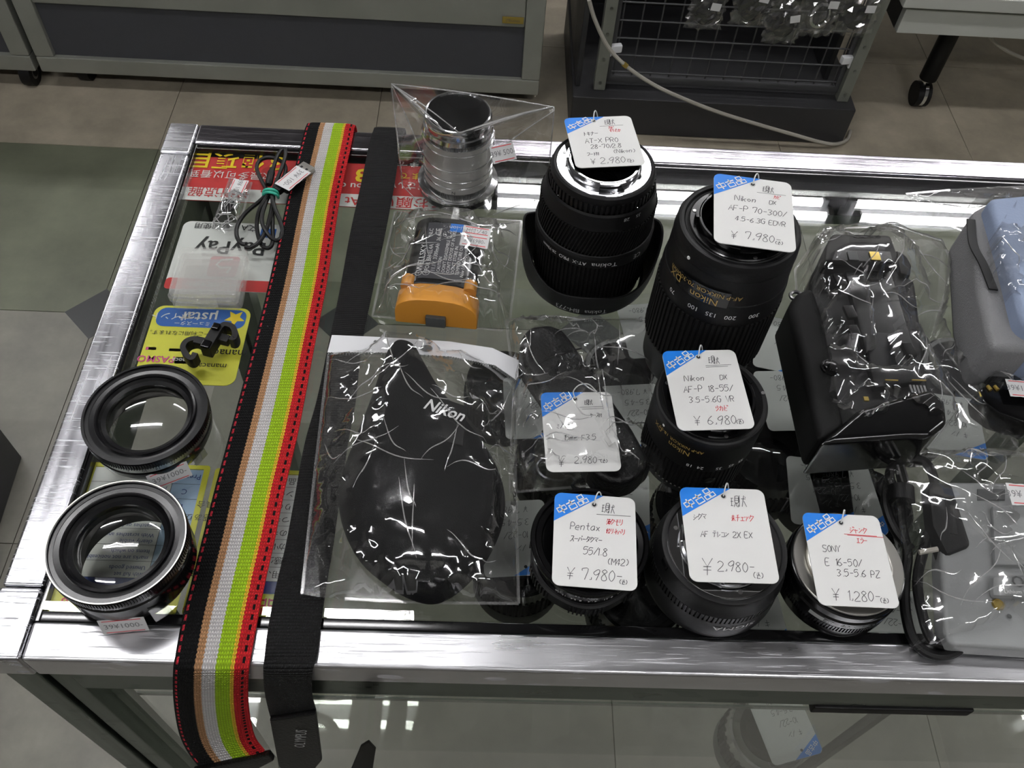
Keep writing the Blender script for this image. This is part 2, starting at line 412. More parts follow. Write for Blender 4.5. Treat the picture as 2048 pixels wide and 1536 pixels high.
struct('wall_left', MB().box((XL-.02, (YF+YB)/2, CH/2), (.04, YB-YF, CH)), 'wall')
struct('wall_right', MB().box((XR+.02, (YF+YB)/2, CH/2), (.04, YB-YF, CH)), 'wall')
# fluorescent fittings on the ceiling (seen as streaks in the metal and the lens glasses)
te = NT('fluorescent_tube'); te.b.inputs['Base Color'].default_value = (1, 1, 1, 1)
te.b.inputs['Emission Color'].default_value = (1.0, .99, .985, 1); te.b.inputs['Emission Strength'].default_value = TUBE_POWER; mt['tube'] = te.m
def ceiling_light(x, y, label):
    o = thing('ceiling_light', label, 'ceiling light', (x, y, CH-.09), 'fluorescent fittings')
    MB().prism([(-.62, -.05), (.62, -.05), (.62, .05), (-.62, .05)], .055, .088).build('housing', 'white_pl', o, bevel=.004)
    for s in (-1, 1):
        MB().tube([(-.58, s*.036, .025), (.58, s*.036, .025)], .0125, 10).build('lamp_tube', 'tube', o)
        for e in (-1, 1): MB().box((e*.59, s*.036, .03), (.02, .035, .06)).build('lamp_holder', 'white_pl', o, bevel=.003)
for x, y, l in ((2.35, .785, 'twin tube ceiling light beyond the right end of the glass showcase'), (-.72, .785, 'twin tube ceiling light above the front left of the glass showcase'),
                (-1.9, 2.36, 'twin tube ceiling light above the grey cabinet'), (.62, 2.36, 'twin tube ceiling light above the wire grid rack'), (1.9, 2.36, 'twin tube ceiling light above the white desk'),
                (-1.2, -.85, 'twin tube ceiling light behind the viewer on the left'), (.9, -.85, 'twin tube ceiling light behind the viewer on the right')):
    ceiling_light(x, y, l)
# ------------------------------------------------------------------ the glass showcase
X0, X1, Y0, Y1 = -.2625, .66, .1555, .6020
IX, IYF, IYB = -.2392, .1768, .5785
def Z(z): return T+z
sh = thing('glass_showcase', 'glass topped display counter with scratched chrome frame under the goods', 'showcase', (.2, .38, 0))
def pt(name, mb, mat, parent=sh, **kw): return mb.build(name, mat, parent, world=True, **kw)
def rail_box(x0, x1, y0, y1, z0, z1): return MB().box(((x0+x1)/2, (y0+y1)/2, Z((z0+z1)/2)), (x1-x0, y1-y0, z1-z0))
pt('front_rail', rail_box(IX+.0004, X1, Y0, IYF, -.0255, 0), 'rail_x', bevel=.0022, bseg=3)
pt('back_rail', rail_box(IX+.0004, X1, IYB, Y1, -.0255, 0), 'rail_back', bevel=.0022, bseg=3)
pt('side_rail', rail_box(X0, IX, .1966, .5640, -.0255, 0), 'rail_y', bevel=.0022, bseg=3)
for a, b in ((Y0-.0002, .1960), (.5646, Y1+.0002)):
    pt('corner_cap', rail_box(X0-.0004, IX, a, b, -.0258, .0004), 'corner', bevel=.002, bseg=3)
pt('front_gasket', rail_box(IX+.003, X1, IYF, .1835, -.012, -.0016), 'gasket', bevel=.001)
pt('back_gasket', rail_box(IX+.003, X1, .5735, IYB, -.012, -.0016), 'gasket', bevel=.001)
pt('side_gasket', rail_box(IX, IX+.0032, IYF, IYB, -.012, -.0016), 'gasket', bevel=.0008)
pt('top_glass', rail_box(IX+.0032, X1, .1835, .5735, -.0055, -.0005), 'glass')
# lower part of the frame
pt('front_header', rail_box(-.228, X1, .1600, .1840, -.064, -.0262), 'alu_x', bevel=.0012)
pt('back_header', rail_box(-.228, X1, .583, .598, -.064, -.0262), 'alu_x', bevel=.0012)
pt('side_header', rail_box(-.260, -.242, .186, .58, -.064, -.0262), 'alu', bevel=.0012)
for y0, y1 in ((.1585, .185), (.575, .600)):
    q = pt('corner_post', MB().box((-.2525, (y0+y1)/2, (Z(-.0262)+.06)/2), (.0185, y1-y0, Z(-.0262)-.06)), 'alu', bevel=.0015)
    pt('inner_post', MB().box((-.2345, (y0+y1)/2+.001, (Z(-.0262)+.06)/2), (.0130, y1-y0-.003, Z(-.0262)-.06)), 'alu', bevel=.0012)
    pt('right_post', MB().box((.650, (y0+y1)/2, (Z(-.0262)+.06)/2), (.02, y1-y0, Z(-.0262)-.06)), 'alu', bevel=.0015)
    for x in (-.245, .65):
        pt('caster_foot', MB().lathe([(.0, 0.0), (.022, .0), (.024, .008), (.012, .02), (.008, .06)], 20, (x, (y0+y1)/2, .0005)), 'black')
std = pt('shelf_standard', MB().box((-.200, .215, Z(-.36)), (.014, .010, .59)), 'alu', bevel=.001)
for k in range(14): pt('slot', MB().box((-.200, .2097, Z(-.085-k*.018)), (.003, .0008, .009)), 'gasket', std)
pt('shelf_standard', MB().box((.316, .196, Z(-.36)), (.007, .008, .59)), 'black', bevel=.001)
pt('shelf_bracket', MB().box((.316, .29, Z(-.138)), (.006, .19, .014)), 'black', bevel=.001)
pt('shelf_bracket', MB().box((-.200, .30, Z(-.150)), (.006, .17, .014)), 'alu', bevel=.001)
pt('door_latch', MB().box((.262, .1655, Z(-.070)), (.10, .014, .010)), 'black', bevel=.001)
pt('front_pane', rail_box(-.226, X1-.02, .1700, .1740, -.62, -.062), 'pane')
shelf = pt('glass_shelf', rail_box(-.222, X1-.02, .1800, .555, -.1400, -.1350), 'shelf_glass')
pt('shelf_edge', rail_box(-.222, X1-.02, .1788, .1800, -.1400, -.1350), 'edge', shelf)
pt('bottom_board', MB().box(((X0+X1)/2, (Y0+Y1)/2, .075), (X1-X0-.02, Y1-Y0-.02, .02)), 'fl_grey', bevel=.002)
# black strip for the gasket band under the back of the top glass
pt('back_strip', rail_box(-.03, X1-.02, .5575, .5730, -.030, -.010), 'gasket', bevel=.001)

# ================================================================== BACKGROUND
def bgp(o, name, mb, mat, **kw): return mb.build(name, mat, o, world=True, **kw)
def caster(o, x, y, r=.026, name='caster', parent=None):
    c = bgp(parent or o, name, MB().tube([(x-.012, y, r), (x+.012, y, r)], r, 18), 'black')
    MB().tube([(x-.0125, y, r), (x+.0125, y, r)], r*.5, 14).build('hub', 'steel', c, world=True)
    MB().tube([(x-.0135, y, r), (x+.0135, y, r)], r*.32, 12).build('hub_cap', 'black', c, world=True)
    MB().box((x, y+.004, r*1.9), (.03, .03, .012)).build('fork', 'steel', c, world=True, bevel=.003)
    return c
YC = 1.745
def cab_face(o, xl, xr, zb, zt, ztop, pan0):
    """floor cabinet: aluminium frame, slate panel, glass above"""
    d = .42; fw = .042
    bgp(o, 'bottom_rail', MB().box(((xl+xr)/2, YC+.02, (zb+zt)/2), (xr-xl, .04, zt-zb)), 'cab_rail', bevel=.004)
    bgp(o, 'panel', MB().box(((xl+xr)/2, YC+.022, (zt+pan0)/2), (xr-xl-2*fw+.004, .02, pan0-zt+.004)), 'cab_panel')
    for x in (xl+fw/2, xr-fw/2): bgp(o, 'post', MB().box((x, YC+.0205, (zt+ztop)/2), (fw, .04, ztop-zt)), 'cab_rail', bevel=.004)
    bgp(o, 'middle_rail', MB().box(((xl+xr)/2, YC+.02, pan0+.035), (xr-xl-2*fw, .034, .07)), 'cab_rail', bevel=.004)
    bgp(o, 'top_rail', MB().box(((xl+xr)/2, YC+.02, ztop-.02), (xr-xl-2*fw, .038, .04)), 'cab_rail', bevel=.004)
    bgp(o, 'sliding_glass', MB().box(((xl+xr)/2, YC+.025, (pan0+.07+ztop-.04)/2), (xr-xl-2*fw, .006, ztop-.04-pan0-.07)), 'glass')
    bgp(o, 'cabinet_body', MB().box(((xl+xr)/2, YC+.04+d/2, (zb+.01+pan0)/2), (xr-xl-.01, d, pan0-zb-.01)), 'cab_panel', bevel=.003)
    bgp(o, 'back_board', MB().box(((xl+xr)/2, YC+.04+d-.01, (pan0+ztop)/2), (xr-xl-.01, .02, ztop-pan0)), 'wall')
    bgp(o, 'cabinet_top', MB().box(((xl+xr)/2, YC+.02+d/2, ztop+.012), (xr-xl, d+.04, .02)), 'cab_rail', bevel=.003)
p0 = aty(78, 140, YC); p1 = aty(1066, 195, YC); z0 = (p0.z+p1.z)/2
pa = aty(80, 108, YC); pb = aty(1050, 167, YC); z1 = (pa.z+pb.z)/2
pc = aty(42, 5, YC); pd = aty(1050, 60, YC); z2 = (pc.z+pd.z)/2
xl, xr = p0.x+.004, p1.x+.012
c1 = thing('floor_cabinet', 'long low grey cabinet with dark slate panel on casters across the aisle', 'cabinet', ((xl+xr)/2, YC+.2, 0))
cab_face(c1, xl, xr, z0, z1, .80, z2)
q = aty(1026, 40, YC); lab = bgp(c1, 'maker_plate', MB().box((q.x, YC-.001, q.z), (.046, .003, .015)), 'nick', bevel=.001)
m = MB(); vs, fs = text2d('JTBbusiness', .009); m.add([(q.x+v.x*.7, YC-.0028, q.z+v.y) for v in vs], fs); bgp(lab, 'lettering', m, 'prtgrey', flat=True)
for x in (xl+.075, xr-.1): 
    caster(c1, x, YC+.06, .034)
    caster(c1, x, YC+.36, .034)
c2 = thing('floor_cabinet', 'low grey cabinet cut off at the left edge beside the long cabinet', 'cabinet', (xl-.5, YC+.2, 0))
cab_face(c2, xl-1.0, xl-.012, z0, z1, .80, z2)
for x in (xl-.9, xl-.045):
    caster(c2, x, YC+.03, .03)
    caster(c2, x, YC+.36, .03)
# wire grid rack
YR = 1.685
rb0 = aty(1146, 190, YR); rb1 = aty(1712, 224, YR); zt = (rb0.z+rb1.z)/2
rx0, rx1 = rb0.x, rb1.x
rk = thing('wire_grid_rack', 'dark grey merchandise rack with wire grid front and plinth behind the showcase', 'rack', ((rx0+rx1)/2, YR+.2, 0))
bgp(rk, 'plinth', MB().box(((rx0+rx1)/2, YR+.20, zt/2+.001), (rx1-rx0, .40, zt-.002)), 'rack_dk', bevel=.004)
g0 = aty(1187, 182, YR+.03); g1 = aty(1688, 218, YR+.03)
for x in (g0.x+.012, g1.x-.012):
    po = bgp(rk, 'post', MB().box((x, YR+.04, zt+.5), (.026, .024, 1.0)), 'rack_post', bevel=.002)
    for k in range(5): bgp(po, 'screw', MB().tube([(x, YR+.0285, zt+.02+.06*k), (x, YR+.0265, zt+.02+.06*k)], .0035, 10), 'steel')
bgp(rk, 'side_panel', MB().box((rx0+.012, YR+.22, zt+.5), (.012, .36, 1.0)), 'rack_dk', bevel=.002)
bgp(rk, 'side_panel', MB().box((rx1-.05, YR+.26, zt+.5), (.012, .30, 1.0)), 'rack_dk', bevel=.002)
bgp(rk, 'back_panel', MB().box(((rx0+rx1)/2-.02, YR+.39, zt+.5), (rx1-rx0-.09, .014, 1.0)), 'dark_room')
gx0, gx1 = g0.x+.03, g1.x-.03
YG = YR+.05
gz0 = aty(1400, 158, YG).z
fr = bgp(rk, 'grid_frame', MB().box(((gx0+gx1)/2, YG, gz0-.006), (gx1-gx0, .014, .016)), 'wire', bevel=.003)
for x in (gx0, gx1): bgp(rk, 'grid_frame', MB().box((x, YG, gz0+.4), (.012, .014, .83)), 'wire', bevel=.003)
k = 0; step = .0415
x = gx0+.012
while x < gx1-.01:
    bgp(rk, 'wire', MB().tube([(x, YG, gz0), (x, YG, gz0+.8)], .0018, 6), 'wire'); x += step
for k in range(18): bgp(rk, 'wire', MB().tube([(gx0, YG-.0034, gz0+.012+k*.0415), (gx1, YG-.0034, gz0+.012+k*.0415)], .0018, 6), 'wire')
for x in (gx0+.006, gx1-.006):
    for zz in (.075, .45): bgp(rk, 'grid_clip', MB().box((x, YG-.012, gz0+zz), (.026, .014, .018), rz=.2).box((x+(.014 if x > .4 else -.014), YG-.010, gz0+zz-.012), (.014, .014, .016)), 'white_pl', bevel=.003)
# bagged lens caps hung on the grid
def hung_bag(px, py, w, h, rc, label, seed, ring=False, z=0.0):
    rr = random.Random(seed); c = aty(px, py, YG-.03)
    o = thing('bagged_lens_cap', label, 'lens cap', c, 'bagged caps hung on the wire grid')
    if ring: MB().lathe([(rc*.72, -.004), (rc, -.004), (rc*1.02, 0), (rc, .004), (rc*.8, .006), (rc*.72, .003)], 32).xf(Matrix.Rotation(R(78), 4, 'X')@Matrix.Rotation(.3, 4, 'Y')).build('lens_cap', 'chrome', o)
    else:
        cp = MB().lathe([(0, .006), (rc*.8, .006), (rc*.95, .005), (rc, .002), (rc, -.008), (rc*.9, -.010), (0, -.010)], 32).xf(Matrix.Rotation(R(80), 4, 'X')).build('lens_cap', 'black', o)
    m = MB(); nx, nz = 10, 12; vs = []
    for s in (-1, 1):
        for j in range(nz+1):
            for i in range(nx+1):
                u = i/nx-.5; v = j/nz-.4; bul = .014*max(0, 1-(u*2)**2)*max(0, 1-((v)*2.0)**2)
                vs.append((u*w*(1+.1*math.sin(j*2.1+seed)), s*(bul+.001)+rr.uniform(-.0035, .0035), v*h+rr.uniform(-.002, .002)))
        b0 = len(vs)-(nx+1)*(nz+1); m.f += [(b0+j*(nx+1)+i, b0+j*(nx+1)+i+1, b0+(j+1)*(nx+1)+i+1, b0+(j+1)*(nx+1)+i) for j in range(nz) for i in range(nx)]
    m.v = [Vector(v) for v in vs]
    m.build('bag', 'film_far', o, flat=True)
    MB().box((w*.18, -.020, h*.30), (.020, .0006, .016), m=Matrix.Rotation(R(rr.uniform(-14, 14)), 3, 'Y')).build('price_sticker', 'paper', o)
    bgp(o, 'hook', MB().tube([c+Vector((0, 0, h*.58)), c+Vector((0, .010, h*.61)), c+Vector((0, .030, h*.61))], .0015, 6), 'steel')
hung_bag(1411, 26, .075, .085, .024, 'round black lens cap in shiny bag at left end of the wire grid', 1)
hung_bag(1505, 14, .080, .10, .028, 'black lens cap bag hanging second from left on the wire grid', 2)
hung_bag(1566, 52, .075, .095, .023, 'low hanging black cap bag left of the bright silver ring', 3)
hung_bag(1640, 30, .074, .115, .026, 'bagged bright silver ring hanging on the wire grid', 4, True)
hung_bag(1712, 34, .085, .10, .025, 'bagged black cap hanging nearest the right post of the rack', 5)
# loose cable in front of the rack
cab = []
for p, y in (((1178, 0), YR-.05), ((1190, 40), YR-.05), ((1215, 92), YR-.05), ((1250, 130), YR-.055), ((1300, 165), YR-.06), ((1350, 190), YR-.07)): cab.append(aty(p[0], p[1], y))
for p, y in (((1430, 222), YR-.05), ((1510, 247), YR-.04), ((1590, 270), YR-.03), ((1640, 284), YR-.022), ((1672, 288), YR-.014)): cab.append(aty(p[0], p[1], y))
for p, z in (((1694, 279), .006), ((1701, 262), .006)): cab.append(at(p[0], p[1], z-T))
cb = thing('cable', 'loose grey white cable hanging across the wire grid rack plinth', 'cable', cab[6])
bgp(cb, 'cable_sheath', MB().tube(smooth_path(cab, 8), .0042, 8), 'cable_white')
bgp(cb, 'joint', MB().tube([cab[3]+Vector((-.004, 0, .003)), cab[3]+Vector((.004, 0, -.003))], .0056, 8), 'nick')
# white desk at the upper right
YD = 1.74
da = aty(1792, 66, YD); db = aty(2048, 80, YD); dt = aty(1880, 0, YD)
dk = thing('office_desk', 'white desk with black caster legs in the far right corner', 'desk', (da.x+.5, YD+.3, 0))
dz = da.z
bgp(dk, 'drawer_front', MB().box((da.x+.5, YD+.01, dz+.028), (1.0, .02, .056)), 'desk', bevel=.002)
bgp(dk, 'drawer_gap', MB().box((da.x+.5, YD+.02, dz+.062), (.99, .02, .012)), 'desk_edge')
bgp(dk, 'desk_top', MB().box((da.x+.5, YD+.26, dz+.083), (1.04, .56, .030)), 'desk', bevel=.004)
bgp(dk, 'side_skirt', MB().box((da.x+.01, YD+.27, dz+.03), (.02, .5, .06)), 'rack_dk')
cf = fl(1826, 208)
for x, y in ((cf.x+.005, cf.y), (cf.x+.86, cf.y), (cf.x+.86, YD+.46)):
    lg = bgp(dk, 'leg', MB().tube([(x, y, .075), (x, y, dz+.03)], .021, 14), 'black')
    cs = bgp(lg, 'caster', MB().tube([(x-.016, y, .031), (x-.004, y, .031)], .030, 18), 'black')
    bgp(lg, 'caster', MB().tube([(x+.004, y, .031), (x+.016, y, .031)], .030, 18), 'black')
    bgp(lg, 'caster_hood', MB().tube([(x-.004, y, .036), (x+.004, y, .036)], .033, 18).tube([(x, y, .05), (x, y, .08)], .010, 10), 'chrome')
dc = thing('cable', 'grey white cable hanging below the white desk at the right edge', 'cable', aty(1985, 80, YD+.08))
bgp(dc, 'cable_sheath', MB().tube(smooth_path([aty(1975, 66, YD+.08), aty(1990, 85, YD+.08), aty(2020, 105, YD+.09), aty(2060, 122, YD+.1), aty(2120, 150, YD+.1)], 6), .004, 8), 'cable_white')
# dark box on the floor at the left of the counter
b0 = fl(4, 1090); bx = thing('storage_box', 'dark box on the floor at the left edge beside the showcase', 'box', (b0.x-.16, b0.y-.05, 0))
bq = MB().prism([(b0.x-.30, b0.y-.28), (b0.x+.0, b0.y-.22), (b0.x-.02, b0.y+.16), (b0.x-.30, b0.y+.16)],   .001, .10); bgp(bx, 'box_body', bq, 'rack_dk', bevel=.003)
bgp(bx, 'box_lid', MB().prism([(b0.x-.303, b0.y-.284), (b0.x+.003, b0.y-.224), (b0.x-.018, b0.y+.163), (b0.x-.303, b0.y+.163)], .1002, .110), 'grey_dk', bevel=.003)

# ================================================================== PRINTED SHEETS UNDER THE TOP GLASS
ZS = -.0068
def sheet(name, label, cat, x0, x1, y0, y1, mat, z=ZS, r=.004, group=None):
    o = thing(name, label, cat, ((x0+x1)/2, (y0+y1)/2, Z(z)-.0006), group)
    MB().prism(rrect(x1-x0, y1-y0, r), 0, .0005).build('sheet_base', mat, o)
    return o
def patch(o, name, x0, x1, y0, y1, mat, lift=.0007, r=.0):      # printed field, world coordinates
    m = MB(); c = ((x0+x1)/2, (y0+y1)/2)
    pts = rrect(x1-x0, y1-y0, r) if r else [(-(x1-x0)/2, -(y1-y0)/2), ((x1-x0)/2, -(y1-y0)/2), ((x1-x0)/2, (y1-y0)/2), (-(x1-x0)/2, (y1-y0)/2)]
    m.poly([(c[0]+a-o.location.x, c[1]+b-o.location.y, lift) for a, b in pts]); return m.build(name, mat, o, flat=True)
def print_on(o, items, mat, name='lettering', lift=.0010):
    m = MB()
    for s, px, py, size, *rest in items:
        bold = rest[0] if rest else 0; sx = rest[1] if len(rest) > 1 else 1.0; al = rest[2] if len(rest) > 2 else 'CENTER'
        p = at(px, py, ZS); put_text(m, s, size, p.x-o.location.x, p.y-o.location.y, lift, PI, al, bold, sx)
    return m.build(name, mat, o, flat=True)
rs = sheet('notice_sheet', 'red and white notice lying upside down under the glass behind the straps', 'notice', -.2365, -.036, .5185, .5695, 'red')
patch(rs, 'white_band', -.2365, -.036, .5185, .5330, 'white')
print_on(rs, [('３個項目', 478, 322, .0205, .02), ('3', 722, 350, .021, .03), ('まで', 822, 352, .009, .01)], 'yellow', 'yellow_lettering')
print_on(rs, [('一次最多可以看到', 475, 350, .0098), ('You can', 700, 372, .010, .01), ('までで', 805, 326, .0098, .01), ('ください', 835, 372, .0100, .01)], 'white', 'white_lettering')
print_on(rs, [('请谅解', 425, 383, .0125), ('，请', 500, 386, .0120), ('At', 706, 402, .0125, .01), ('にお願い', 826, 405, .0135, .01)], 'red', 'red_lettering')
pp = sheet('payment_card', 'white payment card with red foot under the glass beneath the memory card cases', 'card', -.2290, -.1480, .4262, .4955, 'white', r=.006)
patch(pp, 'red_foot', -.2290, -.1480, .4262, .4370, 'red', r=.003)
patch(pp, 'logo_square', -.2015, -.1800, .4395, .4600, 'logo_red', r=.003)
patch(pp, 'payment_mark', -.1700, -.1585, .4810, .4905, 'sblue')
m = MB(); c = (-.190-pp.location.x, .4500-pp.location.y)
stroke(m, [Vector((c[0]+a, c[1]+b, 0)) for a, b in ((.005, .007), (-.003, .006), (-.006, .001), (-.002, -.002), (.005, -.001), (.003, -.007))], .0016, .0011); m.build('logo_letter', 'white', pp, flat=True)
print_on(pp, [('PayPay', 462, 495, .0190, .01), ('歓迎使用', 425, 452, .0068), ('文A', 500, 456, .0080)], 'prtblack')
print_on(pp, [('扫一扫 付款大便利', 430, 569, .0050)], 'white', 'white_lettering')
yc = sheet('point_card', 'yellow loyalty point card with blue banner under the glass by the black clip', 'card', -.2300, -.1630, .3430, .4105, 'lemon', r=.007)
patch(yc, 'blue_banner', -.2270, -.1655, .3915, .4085, 'sblue', r=.006)
patch(yc, 'pale_field', -.2260, -.1670, .3470, .3800, 'yellow' if False else 'lemon', r=.003)
m = MB(); c = at(470, 637, ZS); m.poly([(c.x-yc.location.x+(.0075 if k % 2 else .0034)*math.cos(k*PI/5+PI/2), c.y-yc.location.y+(.0075 if k % 2 else .0034)*math.sin(k*PI/5+PI/2), .0010) for k in range(10)]); m.build('star', 'yellow', yc, flat=True)
print_on(yc, [('μstar', 398, 634, .0130, .01), ('ポイント', 342, 632, .0070, .008), ('ミュースター', 385, 647, .0042)], 'white', 'white_lettering')
print_on(yc, [('電子マネーご利用になれます。', 382, 667, .0044), ('manaca', 455, 706, .0090, .005), ('manaca', 425, 732, .0064)], 'prtblack')
print_on(yc, [('PASMO', 312, 718, .0078, .012)], 'magenta', 'magenta_lettering')
patch(yc, 'magenta_mark', *(lambda a: (a.x-.0035, a.x+.0035, a.y-.0012, a.y+.0012))(at(302, 697, ZS)), 'magenta')
patch(yc, 'cyan_mark', *(lambda a: (a.x-.0040, a.x+.0040, a.y-.0012, a.y+.0012))(at(350, 700, ZS)), 'cyan')
tq = patch(yc, 'teal_field', *(lambda a: (a.x-.0055, a.x+.0055, a.y-.0028, a.y+.0028))(at(366, 721, ZS)), 'cyan', r=.001)
print_on(yc, [('nimoca', 366, 721, .0050)], 'white', 'small_lettering', .0012)
def rank_table(label, x0, x1, y0, y1, col, rows, foot, px):
    o = sheet('rank_table', label, 'notice', x0, x1, y0, y1, 'lemon', r=.002)
    a, b = y0+.0135, y1-.0035; ix0, ix1 = x0+.0035, x1-.0035
    patch(o, 'table_field', ix0, ix1, a, b, 'white'); patch(o, 'navy_band', ix0, ix1, a, a+.0075, 'navy', .0009)
    if col: patch(o, 'blue_column', ix1-.017, ix1, a+.0075, b, 'lblue', .0008)
    h = (b-a-.0075)/len(rows); lm = MB(); tm = MB(); fm = MB()
    for k, (l, r) in enumerate(rows):
        yy = a+.0075+h*k
        lm.poly([(p-o.location.x, q-o.location.y, .0011) for p, q in ((ix0, yy-.0001), (ix1, yy-.0001), (ix1, yy+.00012), (ix0, yy+.00012))])
        put_text(tm, l, .0052, ix1-.0085-o.location.x if col else ix1-.004-o.location.x, yy+h/2-o.location.y, .0012, PI, 'CENTER' if col else 'LEFT', .0)
        if r:
            for n_, ln in enumerate(r): put_text(tm, ln, .0036, ix1-.0195-o.location.x, yy+h*.7-n_*.0040-o.location.y-.001, .0012, PI, 'LEFT')
    lm.poly([(p-o.location.x, q-o.location.y, .0011) for p, q in ((ix0, b), (ix1, b), (ix1, b+.0003), (ix0, b+.0003))])
    if col: lm.poly([(p-o.location.x, q-o.location.y, .0011) for p, q in ((ix1-.0172, a), (ix1-.0169, a), (ix1-.0169, b), (ix1-.0172, b))])
    lm.build('rule_lines', 'prtblack', o, flat=True); tm.build('lettering', 'prtblack' if not col else 'navy', o, flat=True)
    put_text(fm, foot, .0105, (x0+x1)/2-o.location.x+px, y0+.0066-o.location.y, .0010, PI, 'CENTER', .01); fm.build('title_lettering', 'red', o, flat=True)
rank_table('yellow edged rank table with blue column under the two left lenses', -.2385, -.1655, .1848, .2815, True,
           [('N', ['Unused goods', 'with full set']), ('A', ['Items on which', 'marks are not noticeable']), ('AB', ['With scratches and', 'clearly visible']), ('B+', ['Relatively good', 'scratches or friction mark']), ('B', ['Easily to obvious marks']), ('C', ['Junk item, parts']), ('Present', ['condition'])], 'Ranking', -.012)
rank_table('yellow edged rank table half covered by the two straps', -.1622, -.0930, .1850, .2800, False,
           [('未使用、新品同様、開封品', None), ('使用感少なめ、美品', None), ('わずかにスレ、キズあり', None), ('多少のキズやスレあり', None), ('目立つキズやスレ、使用感あり', None), ('かなりの使用感、一部不具合', None), ('ジャンク品、部品取り', None), ('現状品、動作保証なし', None)], '商品のランク', -.004)

# ================================================================== SHARED BUILDERS FOR THE GOODS
def quad(px4, z):              # best rectangle through four traced corners lying flat at height z
    q = [at(a, b, z) for a, b in px4]; c = sum(q, Vector())/4
    ex = ((q[1]-q[0])+(q[2]-q[3])); ey = ((q[0]-q[3])+(q[1]-q[2]))
    w = ex.length/2; h = ey.length/2; ang = math.atan2(ex.y, ex.x); return c, w, h, ang
def sticker(parent, c, rz, lines, w=.021, h=.0125, mat4=None, name='price_sticker', lift=0.0):
    """small white price sticker with two red rules; c world centre"""
    base = mat4 if mat4 is not None else Matrix.Translation(c)@Matrix.Rotation(rz, 4, 'Z')
    n = 6; pts = []
    for i in range(n+1): pts.append((-w/2+w*i/n, -h/2+(.0004 if i in (2, 4) else 0)))
    for i in range(n+1): pts.append((w/2-w*i/n, h/2-(.0004 if i in (2, 4) else 0)))
    o = MB().prism(pts, 0, .00015).xf(base).build(name, 'paper', parent, world=True)
    m = MB()
    ys = (-.40, .40) if len(lines) == 1 else (-.42, -.02, .15, .44)
    for y in ys: m.add([(-w*.42, h*y-.0003, .0003), (w*.42, h*y-.0003, .0003), (w*.42, h*y+.0003, .0003), (-w*.42, h*y+.0003, .0003)], [(0, 1, 2, 3)])
    m.xf(base).build('rule_lines', 'lblred', o, world=True, flat=True)
    m = MB()
    for k, l in enumerate(lines): put_text(m, l, h*(.45 if len(lines) == 1 else .26), 0, (0 if len(lines) == 1 else (.26-.48*k)*h), .0003, 0, sx=.9)
    m.xf(base).build('lettering', 'lbltxt', o, world=True, flat=True)
    return o
